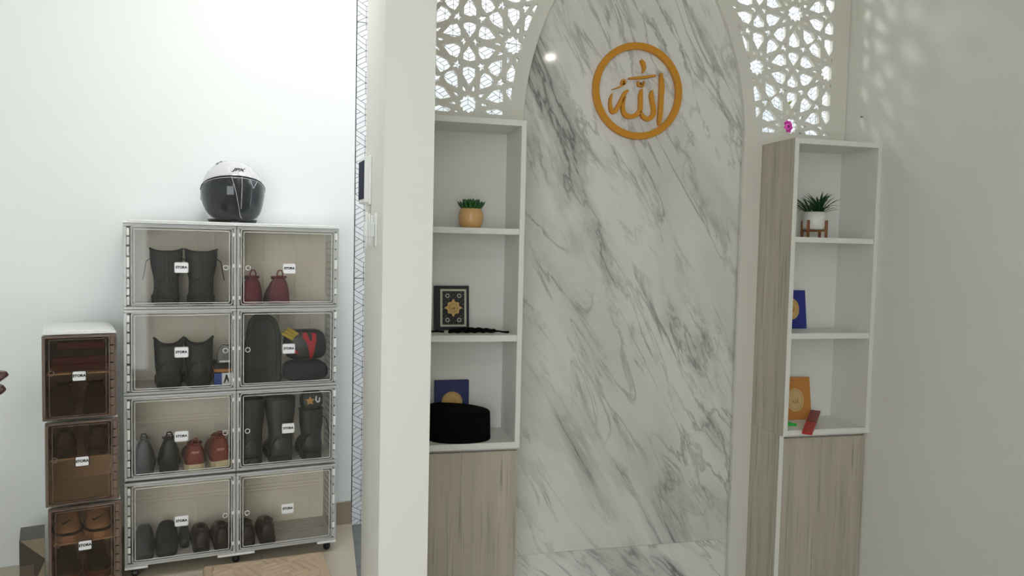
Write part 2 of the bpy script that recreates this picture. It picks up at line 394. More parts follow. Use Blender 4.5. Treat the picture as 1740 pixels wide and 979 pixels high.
def cut(poly, side):
    p = poly
    x0, x1 = (.308, XC-.30) if side < 0 else (XC+.30, 2.0406)
    cx = sum(q[0] for q in p)/len(p); cz = sum(q[1] for q in p)/len(p)
    if cx < x0-.12 or cx > x1+.12 or cz < 1.69 or cz > 2.72: return
    for nx, nz, c in ((1,0,x1), (-1,0,-x0), (0,-1,-1.790), (0,1,2.68)):
        p = clip_poly(p, nx, nz, c)
        if len(p) < 3: return
    for _ in range(2):                                   # keep a margin to the arch: cut along its tangent
        cz = sum(q[1] for q in p)/len(p); w = aw(cz)+(.052 if cz > 1.845 else .079); s = (aw(cz+.01)-aw(cz-.01))/.02
        # keep side*(x-XC) >= w + s*(z-cz)
        p = clip_poly(p, -side, s, -side*XC-w+s*cz)
        if len(p) < 3: return
    q = [p[0]]
    for r in p[1:]:
        if math.hypot(r[0]-q[-1][0], r[1]-q[-1][1]) > .0006: q.append(r)
    if len(q) > 3 and math.hypot(q[0][0]-q[-1][0], q[0][1]-q[-1][1]) < .0006: q.pop()
    if len(q) < 3 or abs(area(q)) < 3.2e-5: return
    holes.append(q)
for side, bx in ((-1, CXL), (1, XC+.671)):
    for i in range(-3, 4):
        for j in range(-2, 6):
            if (i+j) % 2: continue
            c = (bx+i*S*math.sin(math.radians(36)), CZ0+j*S*math.cos(math.radians(36)))
            cut(rotp(STAR10, PI/2, c), side)
            for k in range(10):
                cut(rotp(PETAL, PI/2+k*PI/5, c), side); cut(rotp(KITE, PI/2+PI/10+k*PI/5, c), side)
            for a in (36, 72, -36, -72):
                ar = math.radians(a); cut(rotp(STAR5, ar, (c[0]+S*.5257*math.cos(ar), c[1]+S*.5257*math.sin(ar))), side)
            m = (c[0], c[1]+S*.809)
            for a in (PI/2, -PI/2): cut(rotp(MPET, a, m), side)
            for a in (0, PI): cut(rotp(MST, a, m), side)
zs = [1.742+(2.62-1.742)*i/36 for i in range(37)]
arch_r = [(XC+aw(z), z) for z in zs if aw(z) > .004]; arch_l = [(XC-aw(z), z) for z in reversed(zs) if aw(z) > .004]
outline = [(XC+.463, -.06)]+arch_r+arch_l+[(XC-.463, -.06), (.287, -.06), (.287, HC), (XR-.002, HC), (XR-.002, -.06)]
from mathutils.geometry import delaunay_2d_cdt
def inside(p, poly):
    r = False; n_ = len(poly)
    for i in range(n_):
        (xa, za), (xb, zb) = poly[i], poly[(i+1) % n_]
        if (za > p[1]) != (zb > p[1]) and p[0] < (xb-xa)*(p[1]-za)/(zb-za)+xa: r = not r
    return r
vv = []; ee = []
for poly in [outline]+holes:
    o = len(vv); vv += [Vector(p) for p in poly]; ee += [(o+i, o+(i+1) % len(poly)) for i in range(len(poly))]
ov, oe, of, *_ = delaunay_2d_cdt(vv, ee, [], 0, 1e-6)
bbx = [(min(p[0] for p in h), max(p[0] for p in h), min(p[1] for p in h), max(p[1] for p in h), h) for h in holes]
keep = []
for f in of:
    c = sum((ov[i] for i in f), Vector((0, 0)))/len(f)
    if not inside(c, outline): continue
    if any(a <= c.x <= b and d <= c.y <= e and inside(c, h) for a, b, d, e, h in bbx): continue
    keep.append(f)
nV = len(ov); y0, y1 = YB, YB+.017; cnt = {}
for f in keep:
    for i in range(len(f)):
        k_ = (f[i], f[(i+1) % len(f)]); cnt[k_] = 1
sides = [k_ for k_ in cnt if (k_[1], k_[0]) not in cnt]
am = MB().add([(p.x, y0, p.y) for p in ov]+[(p.x, y1, p.y) for p in ov], [tuple(f) for f in keep]+[tuple(i+nV for i in reversed(f)) for f in keep]+[(b, a, a+nV, b+nV) for a, b in sides])
ame = am.mesh('carved_arch_board', SCREENW)
ab = link('carved_arch_board', ame); tag(ab, 'white arch board with pierced star lattice panels framing the marble', 'arch panel')
sk = part(MB().box(XC-.485, XC+.485, 2.8275, 2.838, -.06, .0995), 'marble_skirting', MARBF, bev=.001); tag(sk, 'low marble skirting strip at the foot of the marble sheet', 'skirting')
def arch_slab(m, z0, y0, y1):
    zz = [z0, 1.70]+[1.742+.03*i for i in range(30)]; zz = [z for z in zz if aw(z) > .01]
    pr = [(XC+aw(z)+m, z) for z in zz]; pl_ = [(XC-aw(z)-m, z) for z in reversed(zz)]
    return MB().prism_xz(pr+pl_, y0, y1)
struct(arch_slab(.018, 1.7605, 2.839, 2.88), 'wall_arch', WALLR)
mp = part(arch_slab(.020, .1005, 2.828, 2.838), 'marble_panel', MARB); tag(mp, 'glossy white marble sheet with grey diagonal veins inside the arch', 'wall panel')

# ------------------------------------------------------------------ gold calligraphy disc
rg = thing('calligraphy_ornament', 'round mustard gold Arabic calligraphy ornament mounted on the marble', 'wall ornament', (XC, 2.828, 1.918))
RR = .1863
def cp(x, y): return ((x-515)/372*RR, (508-y)/405*RR)
mb = MB(); n = 72
for r1, r2 in ((1.0, .862),):
    o = [(RR*math.cos(2*PI*i/n), RR*math.sin(2*PI*i/n)) for i in range(n)]; q = [(x*r2, z*r2) for x, z in o]
    vs = [(x,-.018,z) for x,z in o]+[(x,-.018,z) for x,z in q]+[(x,0,z) for x,z in o]+[(x,0,z) for x,z in q]; fs = []
    for i in range(n):
        j = (i+1) % n; fs += [(i,j,n+j,n+i),(2*n+i,3*n+i,3*n+j,2*n+j),(i,2*n+i,2*n+j,j),(n+i,n+j,3*n+j,3*n+i)]
    mb.add(vs, fs)
part(mb, 'ring', GOLD, rg, bev=.0015)
k = RR/388
LET = {'alif': ([(706,340),(712,400),(716,470),(714,560),(712,660),(706,735),(702,782)], [14,36,42,38,40,36,12]),
 'vowel_alif': ([(532,246),(550,268),(562,300),(560,330),(550,352)], [14,34,28,20,4]),
 'bar': ([(436,408),(500,398),(580,384),(662,364)], [10,20,20,14]),
 'doubling_mark': ([(516,420),(516,446),(522,464),(534,456),(537,434),(540,458),(552,466),(562,452),(566,418)], [6,12,12,11,9,11,12,12,6]),
 'vowel_hook': ([(404,452),(390,460),(380,446),(388,426),(402,428),(406,448),(384,468),(346,492),(304,508)], [8,14,15,15,14,16,16,10,3]),
 'first_lam': ([(636,492),(630,530),(638,580),(652,640),(652,690),(628,726),(596,734),(566,716),(542,676)], [14,34,34,34,36,36,36,32,14]),
 'second_lam': ([(546,488),(540,540),(542,610),(540,660),(516,700),(476,722),(434,722),(404,694),(394,646),(398,598),(412,560)], [14,34,34,34,34,36,38,34,28,24,12]),
 'letter_ha': ([(436,508),(414,522),(392,566),(366,626),(338,678),(316,696),(298,674),(290,632),(292,584),(304,542)], [12,26,30,30,34,34,30,24,18,5])}
for nm, (pts, ws) in LET.items():
    part(stroke(MB(), [cp(*p) for p in pts], [w*k for w in ws], -.016, 0), nm, GOLD, rg)

# ------------------------------------------------------------------ shelves and base cabinets
ZS = [(1.717, 1.737), (1.343, 1.3635), (.9705, .9927), (.5935, .6155)]
def shelf_unit(name, label, x0, x1, wood_left):
    t = thing(name, label, 'shelf', ((x0+x1)/2, YF, .5935)); ox, oz = (x0+x1)/2, .5935
    L = lambda a, b, y0, y1, z0, z1: MB().box(a-ox, b-ox, y0-YF, y1-YF, z0-oz, z1-oz)
    for a, b in ((x0, x0+.018), (x1-.018, x1)):
        s = part(L(a, b, YF, YB-.001, .5935, 1.737), 'side_panel', BOARD, t, bev=.0008)
        if wood_left and a == x0: part(L(a-.0015, a, YF+.002, YB-.001, .5935, 1.737), 'side_veneer', WOODL, s)
    for nm, (z0, z1) in zip(('top_board', 'shelf_board', 'shelf_board', 'bottom_board'), ZS):
        part(L(x0+.018, x1-.018, YF+(.004 if nm == 'shelf_board' else 0), YB-.001, z0, z1), nm, BOARD, t, bev=.0008)
    part(L(x0+.018, x1-.018, YB-.007, YB-.001, .6155, 1.717), 'back_board', BOARD, t)
    return t
def cabinet(name, label, x0, x1, wood_left, door_x0):
    t = thing(name, label, 'cabinet', ((x0+x1)/2, YF, 0)); ox = (x0+x1)/2
    L = lambda a, b, y0, y1, z0, z1: MB().box(a-ox, b-ox, y0-YF, y1-YF, z0, z1)
    b = MB()
    for args in ((x0, x0+.018, YF+.022, YB-.001, -.06, .5925), (x1-.018, x1, YF+.042, YB-.001, -.06, .5925), (x0+.018, x1-.018, YF+.045, YB-.001, .03, .05), (x0+.018, x1-.018, YB-.012, YB-.001, .05, .5925), (x0+.018, x1-.018, YF+.042, YB-.012, .560, .5925)):
        a_ = args; b.box(a_[0]-ox, a_[1]-ox, a_[2]-YF, a_[3]-YF, a_[4], a_[5])
    body = part(b, 'cabinet_body', BOARD, t, bev=.0008)
    if wood_left: part(L(x0-.0015, x0, YF+.024, YB-.001, -.06, .5925), 'side_veneer', WOODL, body)
    part(L(door_x0, x1-.002, YF+.022, YF+.040, -.055, .5785), 'cabinet_door', WOODL, t, bev=.001)
    part(L(x0+.018, x1-.018, YF+.048, YF+.060, -.06, .0295), 'toe_kick', BOARD, t)
shelf_unit('display_shelf', 'white open shelf unit with two inner boards beside the wall end', .287, .6826, False)
shelf_unit('display_shelf', 'white open shelf unit with a grey wood side against the right wall', 1.734, XR-.001, True)
cabinet('base_cabinet', 'grey wood-grain base cabinet under the shelf with the black cap', .287, .6826, False, .289)
cabinet('base_cabinet', 'grey wood-grain base cabinet under the shelf with the orange book', 1.734, XR-.001, True, 1.752)

# ------------------------------------------------------------------ things on the shelves
LEAF = mat('plastic_leaf_green', srgb(38, 92, 42), .45, var=.25, vscale=40)
LEAFD = mat('dark_leaf_green', srgb(26, 74, 34), .5, var=.3, vscale=40)
PEACH = mat('peach_ceramic', srgb(222, 178, 120), .22)
POTW = mat('white_ceramic', srgb(226, 226, 220), .35)
STANDW = mat('brown_wood_stand', srgb(142, 92, 56), .5)
def leaf_mesh(name, m, prof, flat=.35, n=6):
    mb = MB(); mb.loft([[(r*math.cos(2*PI*i/n), r*flat*math.sin(2*PI*i/n)+b, z) for i in range(n)] for r, z, b in prof]); return mb.mesh(name, m, True)
t = thing('potted_succulent', 'small green succulent in a round peach pot on the top left shelf', 'plant', (.515, 2.696, 1.3635)); t.scale = (.92,)*3
po = part(MB().lathe([(.031,0),(.038,.005),(.0455,.020),(.0485,.039),(.0465,.058),(.040,.074),(.0355,.079),(.033,.079),(.033,.070)], 32, cap1=False), 'pot', PEACH, t, smooth=True)
part(MB().lathe([(.033,.068),(.0,.072)], 24), 'soil', DBROWN, po)
lm = leaf_mesh('leaf', LEAF, [(.003,0,0),(.0078,.012,.001),(.0088,.026,.003),(.0065,.040,.006),(.001,.050,.009)], .6)
for ring, (cnt, tilt, s) in enumerate(((14, 52, 1.0), (11, 32, 1.0), (7, 14, .95), (3, 3, .85))):
    for i in range(cnt):
        a = 2*PI*(i+.4*ring)/cnt; o = link('leaf', lm, t, (.014*math.cos(a)*(3-ring)/2, .014*math.sin(a)*(3-ring)/2, .066), (0, 0, 0)); o.rotation_euler = (math.radians(tilt)*1.0, 0, a+PI/2); o.scale = (s,)*3
t = thing('potted_plant', 'spiky green plant in a white pot on a brown wooden stand', 'plant', (1.912, 2.691, 1.3635)); t.scale = (.92,)*3
po = part(MB().lathe([(.040,.036),(.047,.040),(.0485,.070),(.049,.112),(.045,.112),(.044,.100)], 32, cap1=False), 'pot', POTW, t, smooth=True)
part(MB().lathe([(.044,.100),(0,.103)], 24), 'soil', DBROWN, po)
st = part(MB().box(-.050,.050,-.005,.005,.027,.036).box(-.005,.005,-.050,.050,.0268,.0358), 'stand_cross', STANDW, t, rot=(0,0,.5))
for i in range(4):
    a = i*PI/2; part(MB().box(.0495,.0590,-.005,.005,0,.076), 'stand_leg', STANDW, t, rot=(0,0,.5+a), bev=.001)
lm = leaf_mesh('blade_leaf', LEAFD, [(.0015,0,0),(.0045,.025,.002),(.0048,.050,.010),(.0035,.072,.024),(.0005,.090,.042)], .3)
random.seed(3)
for i in range(54):
    a = random.uniform(0, 2*PI); cx = -.022 if i % 2 else .022; tl = random.uniform(6, 85); s = random.uniform(.85, 1.25)
    o = link('leaf', lm, t, (cx+.008*math.cos(a), .008*math.sin(a), .100)); o.rotation_euler = (math.radians(tl)*.62, 0, a+PI/2+PI); o.rotation_euler.x *= -1; o.scale = (s, s, s)

def book(name, label, w, h, th, loc, rot, mcov, mpage):
    t = thing(name, label, 'book', loc, rot=rot); t.scale = (.92,)*3
    c = MB().box(-w/2, w/2, 0, .003, 0, h).box(-w/2, w/2, th-.003, th, 0, h).box(-w/2, -w/2+.003, .003, th-.003, 0, h)
    part(c, 'cover', mcov, t, bev=.0008); part(MB().box(-w/2+.003, w/2-.004, .003, th-.003, .003, h-.003), 'pages', mpage, t)
    return t
PAGE = mat('book_pages', srgb(222, 214, 190), .8)
BLK = mat('black_book_cloth', srgb(20, 18, 20), .55); BLUB = mat('royal_blue_cover', srgb(24, 40, 128), .5); ORB = mat('orange_cover', srgb(196, 130, 62), .55)
SILV = mat('silver_print', srgb(196, 196, 176), .5); GOLDP = mat('gold_print', srgb(208, 172, 104), .45); NAVYB = mat('navy_cover', srgb(26, 40, 92), .5)
t = book('prayer_book', 'black book with a silver border and gold medallion on the shelf', .138, .176, .030, (.463, 2.746, .9927), (-.10, 0, .03), BLK, PAGE)
mb = MB(); x0, x1, z0, z1 = -.047, .058, .014, .163; bw = .008
mb.box(x0, x1, -.0006, 0, z0, z0+bw).box(x0, x1, -.0006, 0, z1-bw, z1).box(x0, x0+bw, -.0006, 0, z0+bw, z1-bw).box(x1-bw, x1, -.0006, 0, z0+bw, z1-bw)
part(mb, 'silver_border', SILV, t)
mcx, mcz = (x0+x1)/2, (z0+z1)/2
pts = [((.0275+.0028*math.cos(8*a)+(.0045 if abs(math.cos(2*a)) > .97 else 0))*math.cos(a)+mcx, (.0275+.0028*math.cos(8*a)+(.0045 if abs(math.cos(2*a)) > .97 else 0))*math.sin(a)+mcz) for a in [2*PI*i/64 for i in range(64)]]
md = part(MB().prism_xz(pts, -.0008, 0), 'gold_medallion', GOLDP, t)
wr = MB().torus((mcx, -.001, mcz), .0165, .0006, 28, 4)
for nm in ('alif', 'first_lam', 'second_lam', 'letter_ha', 'bar'):
    pts, ws = LET[nm]; stroke(wr, [(mcx+cp(*p)[0]*.062-.001, mcz+cp(*p)[1]*.062+.001) for p in pts], [w*k*.08 for w in ws], -.0014, -.0008)
part(wr, 'medallion_writing', BLK, md)
for sx in (-1, 1):
    for sz in (-1, 1):
        cx, cz = mcx+sx*.0235, mcz+sz*.048
        pts = [((.0098 if i % 2 == 0 else .0075)*math.cos(2*PI*i/24)+cx, (.0098 if i % 2 == 0 else .0075)*math.sin(2*PI*i/24)+cz) for i in range(24)]
        r_ = part(MB().prism_xz(pts, -.0006, 0), 'silver_rosette', SILV, t); part(MB().lathe([(.005,0),(.005,.0003)], 16).mesh and MB().prism_xz([(cx+.0052*math.cos(i*PI/6), cz+.0052*math.sin(i*PI/6)) for i in range(12)], -.0009, -.0006), 'rosette_centre', BLK, r_)
dm = MB(); random.seed(5)
for i in range(9):
    for j in range(14):
        x, z = x0+.013+i*(x1-x0-.026)/8, z0+.013+j*(z1-z0-.026)/13
        if math.hypot(x-mcx, z-mcz) < .035 or any(math.hypot(x-mcx-sx*.0235, z-mcz-sz*.048) < .0125 for sx in (-1, 1) for sz in (-1, 1)): continue
        if (i+j) % 2 == 0: dm.prism_xz([(x+.0013, z), (x, z+.0013), (x-.0013, z), (x, z-.0013)], -.0005, 0)
part(dm, 'silver_dots', SILV, t)['kind'] = 'stuff'
def medal(t, cx, cz, R, m1, m2, teeth=36, squash=1.0):
    if teeth:
        pts = [((R if i % 2 == 0 else R*.9)*math.cos(2*PI*i/(2*teeth))+cx, (R if i % 2 == 0 else R*.9)*squash*math.sin(2*PI*i/(2*teeth))+cz) for i in range(2*teeth)]
    else: pts = [(R*math.cos(2*PI*i/40)+cx, R*squash*math.sin(2*PI*i/40)+cz) for i in range(40)]
    b = part(MB().prism_xz(pts, -.0008, 0), 'round_emblem', m1, t)
    q = MB().torus((cx, -.001, cz), R*.82, .0007, 32, 4, sz=squash)
    for nm in ('alif', 'first_lam', 'second_lam', 'letter_ha', 'bar'):
        p_, ws = LET[nm]; stroke(q, [(cx+cp(*p)[0]*R*3.1, cz+cp(*p)[1]*R*3.1) for p in p_], [w*k*R*3.4 for w in ws], -.0014, -.0008)
    part(q, 'emblem_writing', m2, b)
t = book('prayer_book', 'navy book with a gold sun emblem behind the black cap', .138, .205, .026, (.471, 2.758, .6155), (-.06, 0, .02), NAVYB, PAGE)
medal(t, .0, .118, .044, GOLDP, mat('dull_gold_line', srgb(160, 126, 66), .5))
t = book('prayer_book', 'bright blue book with a gold oval emblem on the middle right shelf', .125, .172, .022, (1.880, 2.748, .9927), (-.15, 0, -.03), BLUB, PAGE)
medal(t, -.010, .088, .038, GOLDP, mat('dull_gold_line', srgb(160, 126, 66), .5), 0, 1.25)
t = book('prayer_book', 'orange tan book with a pale oval emblem behind the red box', .135, .190, .024, (1.912, 2.742, .6155), (-.16, 0, -.03), ORB, PAGE)
medal(t, -.010, .088, .043, mat('pale_gold_print', srgb(206, 176, 122), .5), mat('dull_gold_line', srgb(160, 126, 66), .5), 0, 1.2)
# prayer beads with tassel lying in front of the black book
BEAD = mat('black_bead', srgb(10, 10, 11), .8, spec=.15)
t = thing('prayer_beads', 'black prayer beads with a long tassel lying below the black book', 'prayer beads', (.506, 2.650, .9927)); t.scale = (.92,)*3
bm_ = MB().lathe([(.0001,-.0055),(.0039,-.0039),(.0055,0),(.0039,.0039),(.0001,.0055)], 8).mesh('bead', BEAD, True)
random.seed(11); nb_ = 0
for i in range(99):
    f = (i//3)/32; x = -.075+.175*f+.002*(i % 3); hgt = .4+.6*math.sin(PI*min(1, max(0, f))); y = (-.010, 0, .010)[i % 3]*hgt+.003*math.sin(f*40); z = .0056+(.009*hgt if i % 3 == 1 else 0)+.0035*abs(math.sin(f*17))*hgt
    link('bead', bm_, t, (x, y, z))
part(MB().tube([(-.145,.026,.004),(-.12,.018,.006),(-.095,.004,.006)], [.003,.0035,.004], 8).tube([(.10,.0,.008),(.118,.002,.007),(.135,-.002,.0045),(.158,-.006,.004)], [.005,.003,.0035,.0045], 8), 'tassel', BEAD, t, smooth=True)
# songkok
VELV = mat('black_velvet', srgb(7, 7, 8), .95, spec=.1)
t = thing('black_cap', 'black velvet oval cap in front of the navy book', 'cap', (.480, 2.662, .6155), rz=-.10); t.scale = (.92,)*3
cap = MB(); NN = 48
def el(sx, sy, z, tilt=0): return [(sx*math.copysign(abs(math.cos(a))**.9, math.cos(a)), sy*math.copysign(abs(math.sin(a))**.9, math.sin(a)), z-tilt*math.cos(a)) for a in [2*PI*i/NN for i in range(NN)]]
cap.loft([el(.121,.092,0), el(.1225,.093,.004), el(.1215,.0925,.06,.004), el(.120,.091,.112,.010), el(.117,.088,.118,.011), el(.10,.074,.1165,.009), el(.05,.035,.113,.005)], True, True)
part(cap, 'crown', VELV, t, smooth=True)
part(MB().loft([el(.1228,.0933,.002), el(.1232,.0937,.010), el(.1222,.0929,.018)], False, False), 'band', VELV, t, smooth=True)
# red box leaning on the orange book, green clip
REDB = mat('red_translucent_plastic', srgb(178, 34, 28), .35); GRN = mat('bright_green_plastic', srgb(40, 190, 60), .4)
P0, P1 = Vector((1.809, 2.535, .6125)), Vector((1.965, 2.705, .656))
dz_ = (P1-P0).normalized(); ny_ = (Vector((0, 0, 1))-dz_*dz_.z).normalized(); wx_ = ny_.cross(dz_)
t = thing('red_case', 'slim red plastic case lying over the shelf edge against the orange book', 'case', P0, rot=Matrix((wx_, ny_, dz_)).transposed().to_euler())
LC = (P1-P0).length
part(MB().box(-.019,.019,-.005,.005,0,LC), 'case_body', REDB, t, bev=.002); part(MB().box(-.0195,.0195,-.0055,.0055,LC*.45,LC+.002), 'case_cap', mat('dark_red_plastic', srgb(128, 24, 22), .35), t, bev=.002)
t = thing('green_eraser', 'small bright green rounded clip lying beside the orange book', 'clip', (1.812, 2.655, .6157), rz=-.35); t.scale = (.92,)*3
part(MB().prism_xy(rrect(-.03,.03,-.008,.008,.006), 0, .010), 'clip_body', GRN, t, bev=.0015); part(MB().box(-.012,.012,-.006,.006,.010,.0125), 'clip_pad', GRN, t, bev=.001)
# artificial flower on the sill behind the right lattice
PINK = mat('pink_petal', srgb(222, 84, 190), .6); STEM = mat('yellow_green_stem', srgb(150, 160, 60), .6); PALEP = mat('pale_pink_petal', srgb(240, 220, 238), .6)
t = thing('artificial_flower', 'pink artificial flower standing on the sill behind the right lattice', 'flower', (1.877, 2.882, 1.76)); t.scale = (.92,)*3
part(MB().tube([(0,0,0),(.004,.002,.04),(.006,.004,.09),(.012,.003,.15),(-.006,0,.19)], .003, 6), 'stem', STEM, t, smooth=True)
pm = MB().loft([[(w*math.cos(2*PI*i/8), d_*math.sin(2*PI*i/8)+b, z) for i in range(8)] for w, d_, z, b in ((.003,.002,0,0),(.014,.004,.012,-.004),(.017,.004,.024,-.004),(.010,.003,.034,.002),(.002,.001,.038,.006))]).mesh('petal', PINK, True)
for r, (cnt, tilt) in enumerate(((8, 75), (7, 48), (5, 20))):
    for i in range(cnt):
        a = 2*PI*(i+.35*r)/cnt; o = link('petal', pm, t, (0, -.008, .072)); o.rotation_euler = (Matrix.Rotation(PI/2, 4, 'X') @ Matrix.Rotation(a, 4, 'Z') @ Matrix.Rotation(math.radians(tilt), 4, 'X')).to_euler()
part(MB().lathe([(.001,0),(.008,.006),(.006,.012),(.001,.016)], 10), 'flower_centre', PALEP, t, loc=(0,-.012,.072), rot=(PI/2,0,0), smooth=True)
part(MB().lathe([(.002,0),(.010,.010),(.009,.022),(.002,.034)], 10), 'bud', PINK, t, loc=(.008,0,.138), rot=(.3,0,0), smooth=True)
part(MB().loft([[(w*math.cos(2*PI*i/6), .002*math.sin(2*PI*i/6), z) for i in range(6)] for w, z in ((.002,0),(.009,.02),(.001,.05))]), 'leaf', STEM, t, loc=(.006,0,.165), rot=(0,.8,0), smooth=True)
part(MB().lathe([(.028,0),(.034,.006),(.032,.010),(0,.011)], 20), 'flower_foot', POTW, t)
# nail in the right wall
t = thing('wall_nail', 'small dark nail in the right wall above the shelf', 'nail', (XR, 2.696, 1.857))
part(MB().lathe([(.0012,0),(.0012,.010)], 8), 'shank', BLACKP, t, rot=(0,-PI/2,0)); part(MB().lathe([(.003,.010),(.003,.012)], 10), 'head', BLACKP, t, rot=(0,-PI/2,0))
# doorbell screen and cable hook on the wall end
SCRN = mat('dark_blue_screen', srgb(30, 32, 62), .6, spec=.1)
t = thing('door_monitor', 'white wall monitor with a dark screen on the wall end', 'monitor', (.154, 2.576, 1.507))
part(MB().box(-.010,0,-.060,.060,-.080,.080), 'back_plate', WHITEP, t, bev=.004); part(MB().box(-.030,-.014,-.055,.055,-.074,.074), 'casing', WHITEP, t, rot=(0,0,math.radians(7)), bev=.003)
part(MB().box(-.0312,-.030,-.050,.050,-.062,.062), 'screen', SCRN, t, rot=(0,0,math.radians(7)))
t = thing('cable_hook', 'white wall socket with a coiled white cable below the monitor', 'socket', (.154, 2.272, 1.341))
part(MB().box(-.006,0,-.040,.040,-.048,.048), 'plate', WHITEP, t, bev=.003); part(MB().box(-.036,-.006,-.014,.020,-.020,.022), 'plug', WHITEP, t, bev=.003)
cb = MB()
for i in range(3): cb.torus((-.014-.007*i, .002, -.002), .034+.004*i, .0022, 28, 6, 'x', sx=.55, sz=1.25)
part(cb, 'coiled_cable', WHITEP, t, smooth=True)

# ------------------------------------------------------------------ stackable clear shoe boxes
def copy_tree(o, parent=None):
    c = o.copy(); COL.objects.link(c); c.parent = parent
    for ch in list(o.children): copy_tree(ch, c)
    return c
STORA = text_mesh('sticker_lettering', 'STORA', .0125, INK, .0003, 0, .0007)
BW, BD, BH = .3975, .285, .3235
def loop(mb, x0, x1, z0, z1, rad, y, r, n=6):
    return mb.tube([(x, y, z) for x, z in rrect(x0, x1, z0, z1, rad, 4)], r, n, True)
def frame_ring(mb, x0, x1, z0, z1, w, y0, y1):
    return mb.box(x0, x1, y0, y1, z0, z0+w).box(x0, x1, y0, y1, z1-w, z1).box(x0, x0+w, y0, y1, z0+w, z1-w).box(x1-w, x1, y0, y1, z0+w, z1-w)
def clear_box(left):
    t = thing('shoe_box', '-', 'shoe box')
    part(frame_ring(MB(), 0, BW, 0, BH, .011, 0, .022), 'front_frame', CLEARF, t, bev=.002)
    part(MB().box(.001,.003,.022,BD,.002,BH-.002).box(BW-.003,BW-.001,.022,BD,.002,BH-.002).box(.003,BW-.003,.022,BD,BH-.004,BH-.002), 'shell', CLEARS, t)
    fb = MB().box(.003,BW-.003,.022,BD-.003,.006,.009)
    for i in range(11): fb.box(.02,BW-.02,.040+i*.021,.050+i*.021,.009,.0116)
    part(fb, 'floor_panel', FLOORP, t, bev=.001)
    bp = MB().box(.003,BW-.003,BD-.003,BD-.001,.006,BH-.004)
    for z in (.150,.163,.178): bp.box(.003,BW-.003,BD-.009,BD-.003,z,z+.006)
    for i in range(1, 6): bp.box(BW*i/6-.0022,BW*i/6+.0022,BD-.008,BD-.003,.02,.150).box(BW*i/6-.0022,BW*i/6+.0022,BD-.008,BD-.003,.184,BH-.02)
    part(bp, 'back_panel', BACKP, t)
    for xs in ((.0032,.0055),(BW-.0055,BW-.0032)):
        sr = MB().box(xs[0],xs[1],.05,.054,.035,.272).box(xs[0],xs[1],BD-.024,BD-.02,.035,.272)
        for i in range(9): sr.box(xs[0],xs[1],.05,BD-.02,.035+i*.029,.040+i*.029)
        part(sr, 'side_rib_panel', CLEARS, t)
    x0, x1 = (.025, BW-.014) if left else (.013, BW-.018)
    z0, z1 = .014, BH-.010
    d = part(MB().prism_xz(rrect(x0, x1, z0, z1, .008), -.004, -.001), 'door', CLEAR, t)
    rim = loop(MB(), x0+.002, x1-.002, z0+.002, z1-.002, .008, -.004, .0022); part(rim, 'door_rim', CLEARF, d, smooth=True)
    rim = loop(MB(), x0+.012, x1-.012, z0+.010, z1-.012, .006, -.0045, .0013); part(rim, 'door_bead', RIMC, d, smooth=True)
    rx = x1-.026 if left else x0+.028
    part(MB().torus((rx,-.005,.160), .0088, .0016, 24, 6), 'finger_hole_ring', RIMC, d, smooth=True)
    sx = BW/2
    part(MB().prism_xz(rrect(sx-.0225, sx+.0225, .141, .177, .004), -.0056, -.004), 'sticker', STICK, d)
    part(loop(MB(), sx-.024, sx+.024, .1395, .1785, .005, -.0045, .0011), 'sticker_frame', RIMC, d)
    link('sticker_lettering', STORA, d, (sx, -.0058, .160), (PI/2, 0, 0))
    hx = .011 if left else BW-.017
    for i, (a, b) in enumerate(((.018,.05),(.055,.078),(.083,.115),(.122,.152),(.158,.196),(.202,.236),(.243,.272),(.278,.305))):
        part(MB().box(hx,hx+.010,-.005,0,a,b), 'hinge_knuckle', WHITEP if i % 3 == 1 else CLEARF, t, bev=.0015)
    cx = x1-.002 if left else x0-.006
    for z in (.035,.16,.282): part(MB().box(cx,cx+.009,-.003,.001,z,z+.014), 'catch', WHITEP, t, bev=.001)
    return t
BOXZ = [.05, .383, .7095, 1.0345]
protoL, protoR = clear_box(True), clear_box(False)
BL = {(0,3): 'clear shoe box holding the tall black lace-up boots with loose laces', (1,3): 'clear shoe box holding the burgundy sneakers',
      (0,2): 'clear shoe box holding black boots beside a blue and white carton', (1,2): 'clear shoe box holding the black and red bag with yellow cloth',
      (0,1): 'clear shoe box holding two brick red sneakers with cream soles', (1,1): 'clear shoe box packed with tall black boots and a dark green boot',
      (0,0): 'clear shoe box holding dark slippers beside brown loafers', (1,0): 'clear shoe box holding only two black-brown shoes'}
first = {0: protoL, 1: protoR}
for (c, r), lb in BL.items():
    t = first.get(c)
    if t is not None: first[c] = None
    else: t = copy_tree(protoL if c == 0 else protoR)
    t['label'] = lb; t['group'] = 'clear stacked shoe boxes'; t.location = RK(c*.3995, 0, BOXZ[r]); t.rotation_euler = (0,0,A)
t = thing('rack_lid', 'white plastic lid on top of the clear shoe box stack', 'lid', RK(0,0,1.358), A)
part(MB().box(-.004,.801,-.006,.292,0,.006), 'lid_plate', LIDP, t, bev=.002); part(MB().box(.015,.782,.010,.280,.006,.014), 'lid_rise', LIDP, t, bev=.003)
t = thing('wheeled_base', 'white base with black casters under the clear shoe box stack', 'base', RK(0,0,0), A)
part(frame_ring(MB(), 0, 0, 0, 0, 0, 0, 0) and MB().box(0,.080,0,.285,.040,.0495).box(.330,.470,0,.285,.040,.0495).box(.720,.797,0,.285,.040,.0495).box(0,.797,.02,.265,.044,.0495), 'base_plate', WHITEP, t, bev=.001)
